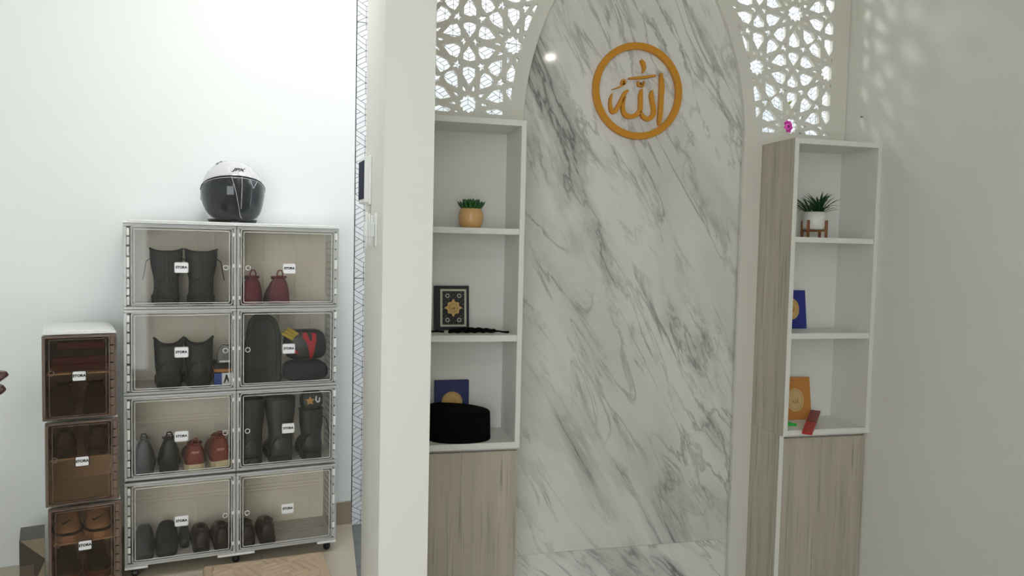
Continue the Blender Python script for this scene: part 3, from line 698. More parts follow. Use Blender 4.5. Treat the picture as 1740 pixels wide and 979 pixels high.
for u in (.035,.400,.765):
    for v in (.035,.25):
        c = part(MB().box(-.012,.012,-.012,.012,.028,.040).box(-.013,-.009,-.010,.010,.008,.030).box(.009,.013,-.010,.010,.008,.030), 'caster', BLACKP, t, (u,v,0), bev=.001)
        part(MB().lathe([(.012,-.009),(.0165,-.007),(.0165,.007),(.012,.009)], 16), 'wheel', BLACKP, c, (0,0,.0165), (0,PI/2,0), smooth=False)

# ------------------------------------------------------------------ footwear
def sec(w, h, z0, y, n=14, top=.75, side=.55, cx=0):
    pts = []
    for i in range(n+1):
        a = PI*i/n; c, s = math.cos(a), math.sin(a)
        pts.append((cx+w/2*math.copysign(abs(c)**side, c)*(1-.18*s), y, z0+h*abs(s)**top))
    return pts
LOW = [(0,.46,.80),(.015,.62,.92),(.05,.76,1.0),(.12,.82,1.0),(.22,.84,.93),(.33,.84,.88),(.44,.88,.86),(.55,.95,.72),(.68,1,.58),(.80,.98,.50),(.90,.84,.42),(.96,.62,.34),(.99,.36,.24)]
SLIP = [(0,.50,.45),(.02,.70,.55),(.08,.84,.60),(.20,.90,.62),(.35,.93,.70),(.5,.98,.95),(.65,1,1.0),(.8,.97,.88),(.9,.85,.70),(.96,.64,.5),(.99,.4,.3)]
def outline_xy(prof, L, W, k=1.04, back=.004):
    R = [(W/2*w*k, L*t) for t, w, h in prof]; R[0] = (R[0][0], -back); R[-1] = (R[-1][0], L*1.004)
    return R+[(-x, y) for x, y in reversed(R)]
def shoe(name, label, loc, rz, L, Wd, H, mup, msole, sole_h=.022, prof=LOW, laces=None, loopm=None, group=None, tilt=(0, 0), opening=True, lace_y=(.42, .62), tongue=True):
    t = thing(name, label, 'shoe', loc, group=group, rot=(tilt[0], tilt[1], rz))
    part(MB().prism_xy(outline_xy(prof, L, Wd), 0, sole_h), 'sole', msole, t, bev=.003)
    part(MB().loft([sec(Wd*w, H*h, sole_h-.004, L*tt) for tt, w, h in prof]), 'upper', mup, t, smooth=True)
    zt = sole_h-.004
    if opening:
        rim = []; y0, y1 = .03*L, .40*L; wx = Wd*.27
        for i in range(24):
            a = 2*PI*i/24; y = (y0+y1)/2+(y1-y0)/2*math.cos(a); f = y/L
            hh = H*(1.0 if f < .2 else 1.0-.14*(f-.2)/.2)
            rim.append((wx*math.sin(a), y, zt+hh*.985+.003-.25*abs(math.sin(a))*H*.12))
        part(MB().tube(rim, .0045, 8, True), 'collar', mup, t, smooth=True)
        part(MB().add(rim+[(0, (y0+y1)/2, zt+H*.93)], [(i, (i+1) % 24, 24) for i in range(24)]), 'insole', LINING, t)
    if laces:
        for i in range(4):
            f = lace_y[0]+(lace_y[1]-lace_y[0])*i/3; z = zt+H*(.90-.30*i/3)+.003; w = Wd*.24
            part(MB().tube([(-w,f*L,z-.008),(-w*.5,f*L,z),(w*.5,f*L+.006,z),(w,f*L+.006,z-.008)], .0022, 6), 'lace', laces, t, smooth=True)
    if loopm:
        part(MB().tube([(-.008,.010,zt+H*.9),(-.011,.004,zt+H+.010),(-.006,.000,zt+H+.026),(.006,.000,zt+H+.027),(.012,.004,zt+H+.013),(.008,.010,zt+H*.9)], .0030, 6), 'pull_loop', loopm, t, smooth=True)
    return t
def boot(name, label, loc, rz, L, Wd, H, mup, msole, wtop=None, lace=None, group=None, tilt=(0, 0), waist=.86, wave=0, fh=.085, sidelace=0, heel=.03):
    t = thing(name, label, 'boot', loc, group=group, rot=(tilt[0], tilt[1], rz)); wtop = wtop or Wd
    part(MB().prism_xy(outline_xy(LOW, L, Wd, 1.06), 0, heel), 'sole', msole, t, bev=.003)
    part(MB().loft([sec(Wd*max(w, .78 if tt < .1 else 0), fh*h, heel-.006, L*tt) for tt, w, h in LOW]), 'foot', mup, t, smooth=True)
    n = 28; rings = []; cy = L*.20; ry0 = L*.19
    hs = [(heel-.004, .90, 0), (.055, .92, 0), (.085, waist, .25), (H*.5, waist*.98, .5), (H*.72, .97, .8), (H*.90, 1.0, 1), (H, .98, 1)]
    for z, f, m in hs:
        rx = (Wd*(1-m)+wtop*m)/2*f; ry = ry0*(.98 if z < .08 else .84+.1*m); wv = wave if z >= H*.89 else 0
        rings.append([(rx*math.copysign(abs(math.cos(a))**.75, math.cos(a)), cy+ry*math.copysign(abs(math.sin(a))**.8, math.sin(a)), z+wv*math.cos(2*a)) for a in [2*PI*i/n for i in range(n)]])
    inner = [[(x*.88, cy+(y-cy)*.88, z-dz) for x, y, z in rings[-1]] for dz in (0, .05)]
    sh = part(MB().loft(rings, False, False), 'shaft', mup, t, smooth=True)
    part(MB().loft([rings[-1]]+inner, False, True), 'lining', LINING, t, smooth=True)
    part(MB().tube(rings[-1], .004, 8, True), 'collar', mup, t, smooth=True)
    part(MB().box(-.006,.006,-.002,.004,.05,H*.93), 'back_seam', mup, sh, bev=.002)
    if lace:
        for i in range(5):
            z = .09+(H-.11)*i/4; y = cy+ry0*.95; w = Wd*.26
            part(MB().tube([(-w,y-.012,z),(-w*.4,y+.002,z+.006),(w*.4,y+.002,z-.004),(w,y-.012,z+.004)], .0022, 6), 'lace', lace, t, smooth=True)
        if sidelace:
            for sg in sidelace:
                x = sg*wtop*.5
                part(MB().tube([(x*.9,cy-.01,H*.86),(x+sg*.012,cy-.03,H*.80),(x+sg*.018,cy-.035,H*.62),(x+sg*.024,cy-.04,H*.46)], .0019, 6), 'lace_end', lace, t, smooth=True)
    return t
def at(c_u, v, row, dz=0): return RK(c_u, v, BOXZ[row]+.0117+dz)
LACE = mat('black_lace', srgb(14, 14, 15), .8); BLACKB = mat('matt_black_boot', srgb(25, 28, 26), .6, bump=.25, bscale=70)
g = 'footwear in the clear boxes'
boot('combat_boot', 'tall black lace-up boot with a lace hanging towards the hinge side', at(.148, .02, 3), A+.03, .25, .098, .212, BLACKB, RUBBER, .118, LACE, g, sidelace=(-1, 1), wave=.006)
boot('combat_boot', 'tall black lace-up boot beside the finger hole of its box', at(.270, .02, 3), A-.03, .25, .100, .212, BLACKB, RUBBER, .120, LACE, g, sidelace=(1,), wave=.006)
shoe('sneaker', 'burgundy knit sneaker next to the divider between the boxes', at(.461, .02, 3), A, .24, .098, .098, BURG, BURG, .018, laces=BURG, loopm=BURG, group=g)
shoe('sneaker', 'burgundy knit sneaker with its laces hanging loose', at(.565, .02, 3), A-.04, .24, .100, .098, BURG, BURG, .018, laces=BURG, loopm=BURG, group=g)
boot('leather_boot', 'plain black boot with a wavy top next to the hinge', at(.155, .03, 2), A, .24, .100, .180, BLACKB, RUBBER, .108, None, g, wave=.016, waist=.98)
boot('leather_boot', 'plain black boot with a wavy top next to the blue carton', at(.263, .03, 2), A, .24, .100, .180, BLACKB, RUBBER, .108, None, g, wave=.016, waist=.98)
shoe('trainer', 'black shoe with a tall heel loop beside the hinge', at(.066, .022, 1), A+.02, .245, .084, .120, BLACKL, RUBBER, .018, laces=LACE, loopm=LACE, group=g)
shoe('trainer', 'black shoe with a tall heel loop beside the red sneakers', at(.155, .022, 1), A, .245, .082, .120, BLACKL, RUBBER, .018, laces=LACE, loopm=LACE, group=g)
s1 = shoe('canvas_sneaker', 'brick red sneaker with a cream sole standing flat', at(.248, .02, 1), A+.02, .24, .090, .080, REDS, CREAM, .026, laces=REDS, loopm=REDS, group=g)
s2 = shoe('canvas_sneaker', 'brick red sneaker with a cream sole resting on its side edge', at(.345, .020, 1, .006), A+.05, .235, .094, .098, REDS, CREAM, .026, laces=REDS, loopm=REDS, group=g, tilt=(.05, -.06))
PRINT = mat('pale_pink_print', srgb(222, 170, 150), .6)
rp = text_mesh('heel_print', 'PDW', .012, PRINT, .0003, .2, .0003)
for s_ in (s1, s2): link('heel_print', rp, s_, (0, -.0012, .072), (PI/2-.1, 0, 0))
boot('tall_boot', 'tall smooth black boot beside the finger hole', at(.462, .02, 1), A, .25, .094, .262, BLACKL, RUBBER, .105, None, g)
boot('tall_boot', 'tall smooth black boot between another black boot and the green one', at(.575, .02, 1), A-.02, .25, .106, .262, BLACKL, RUBBER, .120, None, g)
boot('laced_boot', 'dark green laced boot under the pouch with a gold star', at(.700, .03, 1), A-.05, .235, .098, .205, DGREEN, RUBBER, .098, LACE, g, sidelace=(1,))
shoe('slipper', 'dark suede slipper beside the hinge of the bottom box', at(.066, .02, 0), A+.02, .25, .076, .075, BLACKS, RUBBER, .014, SLIP, group=g, opening=False)
shoe('slipper', 'dark suede slipper with a bright strap edge', at(.146, .03, 0), A, .25, .086, .078, BLACKS, RUBBER, .014, SLIP, group=g, opening=False)
shoe('small_shoe', 'small dark green shoe between the slipper and the loafer', at(.212, .10, 0), A, .17, .040, .055, DGREEN, RUBBER, .012, SLIP, group=g, opening=False)
shoe('loafer', 'dark brown loafer beside the small green shoe', at(.272, .02, 0), A, .25, .074, .072, DBROWN, RUBBER, .020, group=g)
shoe('loafer', 'dark brown loafer beneath the finger hole', at(.350, .02, 0), A, .25, .076, .072, DBROWN, RUBBER, .020, group=g)
shoe('leather_shoe', 'black-brown leather shoe behind the ring of the emptiest box', at(.446, .02, 0), A, .24, .072, .066, DBROWN, RUBBER, .024, group=g)
shoe('leather_shoe', 'black-brown leather shoe facing the empty side of its box', at(.524, .02, 0), A-.03, .24, .076, .066, DBROWN, RUBBER, .024, group=g)
# ---- other contents
def lump(rx, ry, H, m, n=28, kx=.62, noise=.0, seed=1):
    random.seed(seed); mb = MB(); rings = []
    ph = [random.uniform(0, 6) for _ in range(6)]
    for i in range(13):
        v = i/12; a = -PI/2+PI*v; c = max(0.02, math.cos(a))**.55; z = H/2+H/2*math.copysign(abs(math.sin(a))**.8, math.sin(a))
        rings.append([(rx*c*math.copysign(abs(math.cos(b))**kx, math.cos(b))*(1+noise*math.sin(3*b+ph[0]+4*v)), ry*c*math.copysign(abs(math.sin(b))**kx, math.sin(b))*(1+noise*math.sin(2*b+ph[1]+5*v)), z) for b in [2*PI*k_/n for k_ in range(n)]])
    mb.loft(rings); return mb
GREYC = mat('dark_grey_fabric', srgb(34, 38, 36), .85, bump=.4, bscale=60); NAVYC = mat('dark_navy_fabric', srgb(20, 27, 36), .8, bump=.4, bscale=50)
REDC = mat('bright_red_vinyl', srgb(190, 26, 40), .35); YELC = mat('yellow_cloth', srgb(196, 168, 52), .9, bump=.4, bscale=120); BLKV = mat('black_vinyl', srgb(26, 28, 30), .35)
t = thing('folded_bag', 'tall dark grey folded bag with a rounded top', 'bag', at(.508, .075, 2), A)
pl = [(-.076,0),(.068,0),(.070,.10),(.066,.20),(.050,.262),(.018,.284),(-.030,.282),(-.056,.250),(-.070,.16)]
part(MB().prism_xz(pl, -.030, .045), 'bag_body', GREYC, t, bev=.012); part(MB().prism_xz([(x*.72, .03+z*.84) for x, z in pl], -.036, -.028), 'bag_flap', GREYC, t, bev=.004)
t = thing('navy_pouch', 'dark navy soft pouch lying under the black and red bag', 'pouch', at(.676, .085, 2), A)
part(lump(.092, .060, .088, NAVYC, noise=.05, seed=4), 'pouch_body', NAVYC, t, smooth=True); part(MB().tube([(-.08,-.052,.046),(-.02,-.060,.050),(.05,-.060,.044),(.085,-.040,.046)], .002, 6), 'zip', BLACKP, t, smooth=True)
t = thing('sports_bag', 'black bag with bright red stripes lying on the navy pouch', 'bag', at(.678, .085, 2, .0885), A)
part(lump(.088, .058, .128, BLKV, noise=.04, seed=9), 'bag_body', BLKV, t, smooth=True)
def on_lump(x, z, rx=.088, ry=.058, H=.128, kx=.62):
    s = (2*z/H-1); sa = math.copysign(min(1, abs(s))**(1/.8), s); c = max(.02, math.sqrt(max(0, 1-sa*sa)))**.55
    q = min(.999, abs(x)/(rx*c))**(1/kx); return -ry*c*max(0, (1-q*q))**(kx/2)*1.05-.0035
def patch(poly_l, poly_r, H=10):
    mb = MB(); rows = []
    for k_ in range(H+1):
        f = k_/H; i = min(int(f*(len(poly_l)-1)), len(poly_l)-2); g_ = f*(len(poly_l)-1)-i
        l = [poly_l[i][j]+(poly_l[i+1][j]-poly_l[i][j])*g_ for j in (0, 1)]; r = [poly_r[i][j]+(poly_r[i+1][j]-poly_r[i][j])*g_ for j in (0, 1)]
        rows.append([(l[0]+(r[0]-l[0])*q/4, on_lump(l[0]+(r[0]-l[0])*q/4, l[1]+(r[1]-l[1])*q/4), l[1]+(r[1]-l[1])*q/4) for q in range(5)])
    return mb.loft(rows, False, False, close=False)
part(patch([(.010,.008),(.002,.06),(-.008,.085)], [(.020,.008),(.030,.06),(.034,.085)]), 'red_stripe', REDC, t)
part(patch([(-.008,.085),(-.022,.10),(-.018,.118)], [(.008,.085),(.004,.10),(-.002,.118)]), 'red_stripe', REDC, t)
part(patch([(.016,.085),(.018,.10),(.016,.118)], [(.034,.085),(.036,.10),(.032,.116)]), 'red_stripe', REDC, t)
part(patch([(-.074,.040),(-.070,.054)], [(-.034,.030),(-.046,.048)], 4), 'red_patch', REDC, t)
t = thing('yellow_cloth', 'folded yellow cloth tucked beside the dark grey bag', 'cloth', at(.600, .052, 2, .186), A, rot=(0, .55, A))
for i, (dx, w, h) in enumerate(((0,.060,.013),(.003,.056,.013),(.006,.050,.013))):
    cl = MB(); prof = [(dx-w/2, i*.0135),(dx+w/2-.006, i*.0135-.002),(dx+w/2, i*.0135+.006),(dx+w/2-.006, i*.0135+h),(dx-w/2, i*.0135+h-.001)]
    part(cl.prism_xz(prof, -.018, .018), 'fold', YELC, t, bev=.004)
BLUEC = mat('blue_print', srgb(34, 66, 150), .5)
t = thing('small_carton', 'blue and white carton with black marks beside the black boots', 'carton', at(.352, .052, 2), A)
part(MB().box(-.032,.038,0,.16,0,.050), 'carton_body', STICK, t, bev=.001); part(MB().box(-.0325,-.004,-.0006,.05,.0005,.0502), 'blue_side', BLUEC, t)
part(stroke(stroke(MB(), [(.004,.010),(.010,.026),(.012,.044)], [.004,.007,.002], -.0008, 0), [(.014,.044),(.017,.028),(.024,.010)], [.002,.007,.004], -.0008, 0), 'black_mark', INK, t)
t = thing('shoe_brush', 'shoe brush with a tan block and black bristles lying on the carton', 'brush', at(.352, .060, 2, .0512), A)
part(MB().prism_xy(rrect(-.034,.036,0,.14,.012), 0, .015), 'brush_block', mat('tan_wood', srgb(176, 122, 66), .5), t, bev=.003); part(MB().prism_xy(rrect(-.031,.033,.004,.136,.010), .015, .034), 'bristles', RUBBER, t)
t = thing('plastic_pouch', 'clear plastic pouch standing on the shoe brush', 'pouch', at(.356, .075, 2, .086), A)
PLB = clear('thin_plastic_bag', (.8, .82, .8, 1), .25, (.5, .53, .5, 1), .12, 2.0)
part(MB().prism_xz([(-.028,0),(.030,0),(.030,.055),(.022,.072),(-.004,.078),(-.018,.060)], 0, .05), 'pouch_body', PLB, t, bev=.006); part(MB().prism_xz([(-.016,.004),(.024,.004),(.024,.012),(-.016,.012)], -.001, .003), 'pouch_seal', STICK, t)
t = thing('star_pouch', 'dark green pouch with a gold star resting on the green boot', 'pouch', at(.700, .055, 1, .2085), A)
part(lump(.046, .038, .080, DGREEN, noise=.05, seed=6), 'pouch_body', DGREEN, t, smooth=True)
part(MB().prism_xz([((.019 if i % 2 == 0 else .010)*math.sin(i*PI/5)-.012, (.019 if i % 2 == 0 else .010)*math.cos(i*PI/5)+.042) for i in range(9, -1, -1)], -.043, -.036), 'gold_star', mat('gold_foil', srgb(206, 158, 84), .35), t)
part(stroke(MB(), [(.014,.060),(.012,.046),(.018,.036),(.026,.040),(.027,.054)], [.004,.005,.005,.005,.003], -.042, -.034), 'white_hook_mark', STICK, t)

# ------------------------------------------------------------------ brown smoked boxes
TA = math.radians(17); TO = Vector((-.928, 2.925, 0)); TDU = Vector((math.cos(TA), math.sin(TA), 0)); TDV = Vector((-math.sin(TA), math.cos(TA), 0))
def TK(u, v, z): p = TO+TDU*u+TDV*v; return Vector((p.x, p.y, z))
TW, TD, TH = .230, .330, .3005
def brown_box():
    t = thing('smoked_shoe_box', '-', 'shoe box')
    part(MB().box(.006,.010,.02,TD,.004,TH-.004).box(TW-.006,TW-.002,.02,TD,.004,TH-.004).box(.010,TW-.006,.02,TD,TH-.007,TH-.004).box(.010,TW-.006,.02,TD,.004,.007).box(.010,TW-.006,TD-.004,TD,.007,TH-.007), 'body', WHITEP, t)
    part(frame_ring(MB(), 0, TW, .002, TH-.002, .012, 0, .020), 'front_frame', BROWNF, t, bev=.003)
    part(MB().box(.010,TW-.006,.02,TD-.004,.158,.163), 'mid_shelf', BACKP, t)
    d = part(MB().prism_xz(rrect(.006, TW-.022, .006, TH-.006, .006), -.005, -.001), 'door', BROWNC, t)
    part(loop(MB(), .008, TW-.024, .008, TH-.008, .006, -.005, .0024), 'door_rim', BROWNF, d, smooth=True)
    part(loop(MB(), .022, TW-.034, .016, TH-.016, .004, -.0055, .0012), 'door_bead', BROWNF, d, smooth=True)
    part(MB().torus((.028,-.006,.168), .0088, .0014, 24, 6), 'finger_hole_ring', BROWNF, d, smooth=True)
    part(MB().prism_xz(rrect(.092, .132, .139, .171, .004), -.0068, -.005), 'sticker', STICK, d)
    part(loop(MB(), .0905, .1335, .1375, .1725, .005, -.0055, .0012), 'sticker_frame', BLACKP, d)
    link('sticker_lettering', STORA, d, (.112, -.007, .156), (PI/2, 0, 0))
    for i in range(9): part(MB().box(TW-.021,TW-.006,-.006,.0,.012+i*.0312,.040+i*.0312), 'hinge_knuckle', BROWNF, t, bev=.002)
    return t
TB = [(.050, .010, 'smoked brown shoe box holding the pale shoes with black marks'), (.3545, .003, 'smoked brown shoe box with its lower shelf empty'), (.659, -.004, 'smoked brown shoe box under the white lid holding folded dark red cloth')]
pb = brown_box()
for i, (z, du, lb) in enumerate(TB):
    t = pb if i == 0 else copy_tree(pb); t['label'] = lb; t['group'] = 'smoked brown shoe boxes'; t.location = TK(du, 0, z); t.rotation_euler = (0,0,TA)
t = thing('box_lid', 'white plastic lid on top of the smoked brown boxes', 'lid', TK(-.004, 0, .960), TA)
part(MB().box(.002,TW-.001,.004,TD+.004,0,.007), 'lid_plate', WHITEP, t, bev=.002); part(MB().box(.014,TW-.014,.018,TD-.010,.007,.012), 'lid_rise', WHITEP, t, bev=.002)
t = thing('wheeled_base', 'low white base with casters under the smoked brown boxes', 'base', TK(.010, 0, 0), TA)
part(MB().box(.004,TW-.002,.01,TD,.038,.0495), 'base_plate', WHITEP, t)
for u in (.03, TW-.03):
    for v in (.05, TD-.04):
        c = part(MB().box(-.012,.012,-.012,.012,.028,.038), 'caster', BLACKP, t, (u,v,0)); part(MB().lathe([(.012,-.009),(.0165,-.007),(.0165,.007),(.012,.009)], 16), 'wheel', BLACKP, c, (0,0,.0165), (0,PI/2,0))
g = 'footwear in the smoked boxes'; PALE = mat('pale_leather', srgb(226, 208, 192), .5); TANB = mat('tan_brown_leather', srgb(120, 74, 48), .5)
def sw(t_):  # curved tick mark on the toe
    part(stroke(MB(), [(-.020,.056),(-.014,.050),(-.002,.056),(.014,.066)], [.002,.008,.006,.001], -.0745, -.066), 'tick_mark', INK, t_)
def toe_shoe(label, loc, rz, L, Wd, H, m, ms, gl, tick=False):
    t_ = thing('sneaker' if tick else 'dress_shoe', label, 'shoe', loc, rz, gl)
    pr = [(1-a, w, h) for a, w, h in reversed(LOW)]
    part(MB().prism_xy(outline_xy(pr, L, Wd), 0, .024), 'sole', ms, t_, bev=.003)
    part(MB().loft([sec(Wd*w, H*h*.95, .020, L*tt) for tt, w, h in pr]), 'upper', m, t_, smooth=True)
    rim = [(Wd*.27*math.sin(a), L*.80+L*.17*math.cos(a), .020+H*.93) for a in [2*PI*i/24 for i in range(24)]]
    part(MB().tube(rim, .005, 8, True), 'collar', m, t_, smooth=True); part(MB().add(rim+[(0, L*.8, .02+H*.86)], [(i, (i+1) % 24, 24) for i in range(24)]), 'insole', LINING, t_)
    part(MB().tube([(Wd*.5*w*1.02*sg, L*tt-.002, .028) for sg, seq in ((1, pr[:8][::-1]), (-1, pr[:8])) for tt, w, h in seq], .005, 8), 'toe_guard', RUBBER if tick else ms, t_, smooth=True)
    if tick:
        tk = stroke(MB(), [(-.020,.0),(-.014,-.007),(-.002,-.001),(.016,.009)], [.002,.008,.006,.001], 0, .0012)
        part(tk, 'tick_mark', INK, t_, (0, .036, .064), (math.radians(-42), 0, 0))
    return t_
zf = .0072; ms_ = .1632
toe_shoe('pale shoe with a black tick mark beside the ring of the smoked box', TK(.070, .030, .050+ms_), TA, .24, .088, .078, PALE, PALE, g, True)
toe_shoe('pale shoe with a black tick mark beside the hinge of the smoked box', TK(.168, .030, .050+ms_), TA, .24, .088, .078, PALE, PALE, g, True)
toe_shoe('dark brown shoe on the floor of the lowest smoked box, ring side', TK(.068, .030, .050+zf), TA, .24, .086, .072, DBROWN, TANB, g)
toe_shoe('dark brown shoe on the floor of the lowest smoked box, hinge side', TK(.168, .030, .050+zf), TA, .24, .086, .072, DBROWN, TANB, g)
shoe('dress_shoe', 'black shoe on the middle smoked box shelf, ring side', TK(.065, .030, .3545+ms_), TA+.04, .25, .088, .085, BLACKL, RUBBER, .020, group=g)
shoe('dress_shoe', 'black shoe on the middle smoked box shelf, hinge side', TK(.165, .030, .3545+ms_), TA-.04, .25, .088, .085, BLACKL, RUBBER, .020, group=g)
shoe('dress_shoe', 'black high shoe under the folded red cloth, ring side', TK(.062, .030, .659+zf), TA+.04, .25, .088, .100, BLACKS, RUBBER, .020, group=g)
shoe('dress_shoe', 'black high shoe under the folded red cloth, hinge side', TK(.158, .030, .659+zf), TA-.04, .25, .088, .100, BLACKS, RUBBER, .020, group=g)
DRED = mat('dark_red_cloth', srgb(92, 28, 32), .9, bump=.4, bscale=90); t = thing('folded_cloth', 'folded dark red and black cloth on the top smoked shelf', 'cloth', TK(.116, .11, .659+ms_), TA)
for i, (w, h) in enumerate(((.190,.026),(.196,.026),(.184,.026),(.160,.024))):
    part(MB().prism_xz(rrect(-w/2+(i % 2)*.006, w/2-.004, i*.0268, i*.0268+h, .012), -.06, .15), 'fold', DRED if i != 2 else BLACKS, t, bev=.004)

# ------------------------------------------------------------------ motorcycle helmet
HELW = mat('white_gloss_shell', srgb(212, 210, 215), .12, coat=.5)
VIS = mat('smoked_visor', srgb(40, 44, 46), .08, spec=.6)
VISG = mat('grey_helmet_trim', srgb(96, 98, 100), .4)
ha, hb = .1185, .140
HP = [(0,.74),(.015,.80),(.04,.87),(.075,.945),(.115,1.0),(.150,1.0),(.180,.93),(.205,.815),(.226,.655),(.242,.47),(.250,.30),(.254,.12)]
def hr(z):
    for (z0, r0_), (z1, r1_) in zip(HP, HP[1:]):
        if z <= z1:
            return r0_+(r1_-r0_)*max(0, (z-z0))/(z1-z0)
    return HP[-1][1]
def hsurf(x, z, k_=1.0):
    r = hr(z)*k_; return -hb*r*math.sqrt(max(0, 1-(x/(ha*r))**2))
t = thing('motorcycle_helmet', 'white motorcycle helmet with a large dark visor on the rack lid', 'helmet', RK(.395, .165, 1.3725), A+.02)
n = 64
part(MB().loft([[(ha*r*math.cos(2*PI*i/n), hb*r*math.sin(2*PI*i/n), z) for i in range(n)] for z, r in HP]), 'shell', HELW, t, smooth=True)
part(MB().loft([[(ha*r*k_*math.cos(2*PI*i/n), hb*r*k_*math.sin(2*PI*i/n), z) for i in range(n)] for z, r, k_ in ((0,.74,1.0),(0,.74,1.022),(.008,.775,1.022),(.014,.797,1.02),(.014,.797,1.0))], False, False), 'rim_rubber', BLACKP, t, smooth=True)
# visor
KV = 1.05; NP, NZ = 48, 18; PM = math.radians(84)
def vis_pt(ph, f, k_=KV):
    q = ph/PM; zt = .184-.034*q*q-.020*q**8; zb = .008+.012*q*q+.06*abs(q)**5
    z = zb+(zt-zb)*f; r = hr(z)*k_; return (ha*r*math.sin(ph), -hb*r*math.cos(ph), z)
vis = MB().loft([[vis_pt(-PM+2*PM*i/NP, j/NZ) for i in range(NP+1)] for j in range(NZ+1)], False, False, close=False)
edge = [vis_pt(-PM+2*PM*i/NP, 1) for i in range(NP+1)]
vo = part(vis, 'visor', VIS, t, smooth=True)
md_ = vo.modifiers.new('thick', 'SOLIDIFY'); md_.thickness = .003; md_.offset = -1
part(MB().tube(edge, .0018, 6), 'visor_seal', BLACKP, vo, smooth=True)
part(MB().tube([vis_pt(-PM*.82+1.64*PM*i/NP, .962, KV+.004) for i in range(NP+1)], .0010, 6), 'visor_line', HELW, vo, smooth=True)
def hp(px, py): return ((px-545)/850*.258, (885-py)/790*.254)
def vline(pts, r=.0010):
    out = []
    for (a, b), (c, d) in zip(pts, pts[1:]):
        for q in range(8): out.append((a+(c-a)*q/8, b+(d-b)*q/8))
    out.append(pts[-1]); res = []
    for px, py in out:
        x, z = hp(px, py); res.append((x, hsurf(x, z, KV)-.0008, z))
    return MB().tube(res, r, 5)
for pts in ([(485,325),(540,512),(600,800),(622,832)], [(617,325),(608,715)], [(715,345),(765,455),(818,362)]):
    part(vline(pts), 'visor_graphic', HELW, vo, smooth=True)
ol = [(470,290),(462,230),(475,190),(520,172),(620,172),(690,186),(740,220),(790,290),(808,318)]
res = []
for (a, b), (c, d) in zip(ol, ol[1:]):
    for q in range(5):
        x, z = hp(a+(c-a)*q/5, b+(d-b)*q/5); res.append((x, hsurf(x, z)-.0004, z))
part(MB().tube(res, .0010, 5), 'badge_outline', mat('pure_white_print', srgb(250, 250, 252), .3), t, smooth=True)
jm = text_mesh('helmet_lettering', 'JPX', .021, INK, .0, .45, .0009)
for v in jm.vertices:
    x, z = hp(578, 232); x, z = x+v.co.x*1.35, z+v.co.y*.85; v.co = (x, hsurf(x, z)-.0012, z)
link('helmet_lettering', jm, t)
for (px, py, ang) in ((368,135,.55), (752,158,-.62)):
    x, z = hp(px, py); L2 = .013
    q = [(x+L2*math.cos(ang)*s-.0038*math.sin(ang)*w, z+L2*math.sin(ang)*s+.0038*math.cos(ang)*w) for s, w in ((-1,-1),(1,-1),(1,1),(-1,1))]
    part(MB().add([(a, hsurf(a, b)-.002, b) for a, b in q]+[(a, hsurf(a, b)+.004, b) for a, b in q], [(0,1,2,3),(7,6,5,4),(0,4,5,1),(1,5,6,2),(2,6,7,3),(3,7,4,0)]), 'vent_slot', BLACKP, t)
for sg in (-1, 1):
    c = part(MB().lathe([(.018,0),(.020,.004),(.014,.008),(.0,.009)], 24), 'visor_pivot', VISG, t, (sg*(ha*.955), .012, .105), (0, sg*PI/2, 0), smooth=True)
part(MB().box(-.014,.014,-hb*.74*1.05-.004,-hb*.74*1.02,.0005,.008), 'chin_tab', BLACKP, t, bev=.001)
# ------------------------------------------------------------------ door mat
MATB = mat('beige_bath_mat', srgb(190, 168, 142), .95, bump=.6, bscale=300)
RW, RD = .465, .60; nx, ny = 120, 150
def pile(x, y):
    d = min(x, RW-x, y, RD-y); e = min(1, d/.012); base = .010*math.sqrt(max(0, 1-(1-e)**2))
    if d < .030: return base+.003*min(1, e)
    # herringbone bars
    cell = .105; ix, iy = int(x/cell), int(y/cell); u_, v_ = x/cell-ix, y/cell-iy
    if (ix+iy) % 2: q = (u_+v_*.45)*3
    else: q = (v_*1.0-u_*.45+1)*3
    f = abs((q % 1)-.5)*2; return base+.009*max(0, 1-(f**3))*min(1, (d-.030)/.008)+.0005*math.sin(x*900)*math.sin(y*870)
mb = MB(); vs = []; fs = []
for j in range(ny+1):
    for i in range(nx+1):
        x, y = RW*i/nx, RD*j/ny; rr = .03; cx = min(max(x, rr), RW-rr); cy_ = min(max(y, rr), RD-rr); dx, dy = x-cx, y-cy_; L_ = math.hypot(dx, dy)
        if L_ > rr and dx and dy: x, y = cx+dx*rr/L_, cy_+dy*rr/L_
        vs.append((x, y, pile(x, y)+.001))
for j in range(ny):
    for i in range(nx): fs.append((j*(nx+1)+i, j*(nx+1)+i+1, (j+1)*(nx+1)+i+1, (j+1)*(nx+1)+i))
mb.add(vs, fs)
rug = part(mb, 'door_mat', MATB, loc=(-.445+RD*math.sin(math.radians(8)), 3.165-RD*math.cos(math.radians(8)), 0), rot=(0,0,math.radians(8)), smooth=True)
sm = rug.modifiers.new('thick', 'SOLIDIFY'); sm.thickness = .001; sm.offset = 1
tag(rug, 'beige quilted mat with herringbone bars on the tile floor', 'mat')
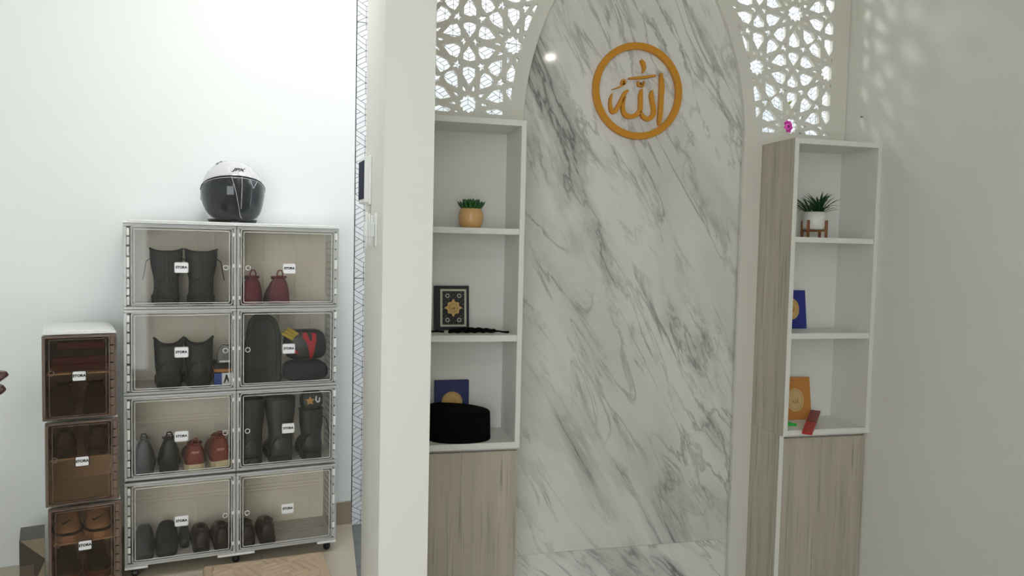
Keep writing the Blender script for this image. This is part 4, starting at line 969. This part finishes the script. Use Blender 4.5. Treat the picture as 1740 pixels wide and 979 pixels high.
# ------------------------------------------------------------------ carton beside the smoked boxes
CARD = mat('taupe_cardboard', srgb(140, 128, 108), .7, var=.08, vscale=6); CARDD = mat('dark_brown_gloss_print', srgb(66, 56, 46), .3)
t = thing('carton', 'dark brown carton with taupe folded flaps beside the smoked boxes', 'carton', TK(-.081, .16, 0), TA)
part(MB().box(0,.078,0,.15,0,.20), 'carton_body', CARDD, t, bev=.002)
part(MB().prism_xz([(.003,.199),(.078,.122),(.078,.199)], -.003, 0), 'upper_flap', CARD, t)
part(MB().prism_xz([(.078,.112),(.034,.002),(.078,.002)], -.003, 0), 'lower_flap', CARD, t)
part(MB().box(.001,.045,-.002,0,.06,.105), 'pale_band', mat('lighter_brown_print', srgb(96, 84, 70), .4), t)  # lighter brown band across the carton front
# ------------------------------------------------------------------ carved wooden chair, its top rail end just in view
CHW = wood('dark_red_wood', (58, 26, 22), (84, 40, 32), (40, 18, 16), axis=0, rough=.3)
t = thing('wooden_chair', 'dark red-brown carved wooden chair rail end at the left wall', 'chair', (-1.12, 2.40, 0))
rail = [(-.23,-.030),(.19,-.030),(.225,-.024),(.252,-.030),(.264,-.016),(.256,-.004),(.243,.002),(.256,.012),(.270,.024),(.264,.036),(.240,.040),(.19,.034),(0,.050),(-.23,.034)]
part(MB().prism_xz(rail, -.014, .014), 'top_rail', CHW, t, (0, 0, .885), bev=.004)
for x in (-.20, .16): part(MB().loft([[(x+s*math.cos(2*PI*i/12), s*math.sin(2*PI*i/12), z) for i in range(12)] for z, s in ((0,.014),(.1,.018),(.42,.019),(.47,.022),(.6,.017),(.856,.016))]), 'leg', CHW, t, smooth=True)
for x in (-.20, .16): part(MB().loft([[(x+s*math.cos(2*PI*i/12), -.40+s*math.sin(2*PI*i/12), z) for i in range(12)] for z, s in ((0,.014),(.1,.018),(.425,.020))]), 'leg', CHW, t, smooth=True)
part(MB().prism_xy(rrect(-.23,.19,-.43,.02,.03), .425, .455), 'seat', CHW, t, bev=.006)
for x in (-.11,-.02,.07): part(MB().box(x-.014,x+.014,-.006,.006,.455,.858), 'back_slat', CHW, t, bev=.003)
# ------------------------------------------------------------------ lamps
DIFF = mat('lamp_diffuser', (1, .98, .95, 1), .5, emit=4.0)
def lamp(name, label, x, y, z, r, watt, col, diff=DIFF):
    t = thing(name, label, 'lamp', (x, y, z))
    part(MB().lathe([(r*1.08,0),(r*1.08,-.03),(r,-.035)], 40), 'housing', WHITEP, t)
    part(MB().lathe([(r*.97,-.0355),(r*.8,-.040),(0.001,-.041)], 40), 'diffuser', diff, t, smooth=True)
    l = bpy.data.lights.new(name+'_light', 'AREA'); l.shape = 'DISK'; l.size = 2*r; l.energy = watt; l.color = col
    o = bpy.data.objects.new('lamp_light', l); COL.objects.link(o); o.location = (0, 0, -.045); o.parent = t
    return t
lamp('ceiling_lamp', 'round white ceiling lamp over the shoe rack', -.15, 2.45, HC, .22, LAMP_LEFT_W, (1, .98, .95))
lamp('ceiling_lamp', 'round ceiling lamp added out of view as frontal fill', -.05, -.90, HC, .28, LAMP_FILL_W, (1, .985, .95))  # unseen fill lamp, added to light the rack fronts and the niche
lamp('ceiling_lamp', 'small round ceiling lamp in front of the prayer niche', 1.82, -.51, HC, .035, LAMP_ROOM_W, (1, .95, .86))
# glazed door behind the viewer, widened for more frontal daylight
d1 = struct(frame_ring(MB(), -2.34, .20, 0, 2.4, .04, -1.80, -1.72).box(-1.52, -1.48, -1.80, -1.72, .04, 2.36).box(-.68, -.64, -1.80, -1.72, .04, 2.36), 'door_1', BLACKP)
for xa, xb in ((-2.30, -1.52), (-1.48, -.68), (-.64, .16)): part(MB().box(xa, xb, -1.765, -1.760, .04, 2.36), 'glass_pane', CLEAR, d1)
# lamp added in the yard, hidden behind the marble, to throw lattice dapples
t = thing('yard_lamp', 'round lamp added on the yard tile wall to throw dapples through the lattice', 'lamp', WL(1.08, -.001, 2.84), A)
part(MB().lathe([(.11,0),(.11,.03),(.10,.035)], 32), 'housing', WHITEP, t, rot=(PI/2,0,0))
part(MB().lathe([(.10,.035),(.07,.055),(.001,.06)], 32), 'diffuser', DIFF, t, rot=(PI/2,0,0), smooth=True)
l = bpy.data.lights.new('yard_lamp_light', 'AREA'); l.shape = 'DISK'; l.size = .16; l.energy = LAMP_YARD_W; l.color = (1, .98, .95)
o = bpy.data.objects.new('lamp_light', l); COL.objects.link(o); o.location = (0, -.065, 0); o.rotation_euler = (-PI/2, 0, 0); o.parent = t
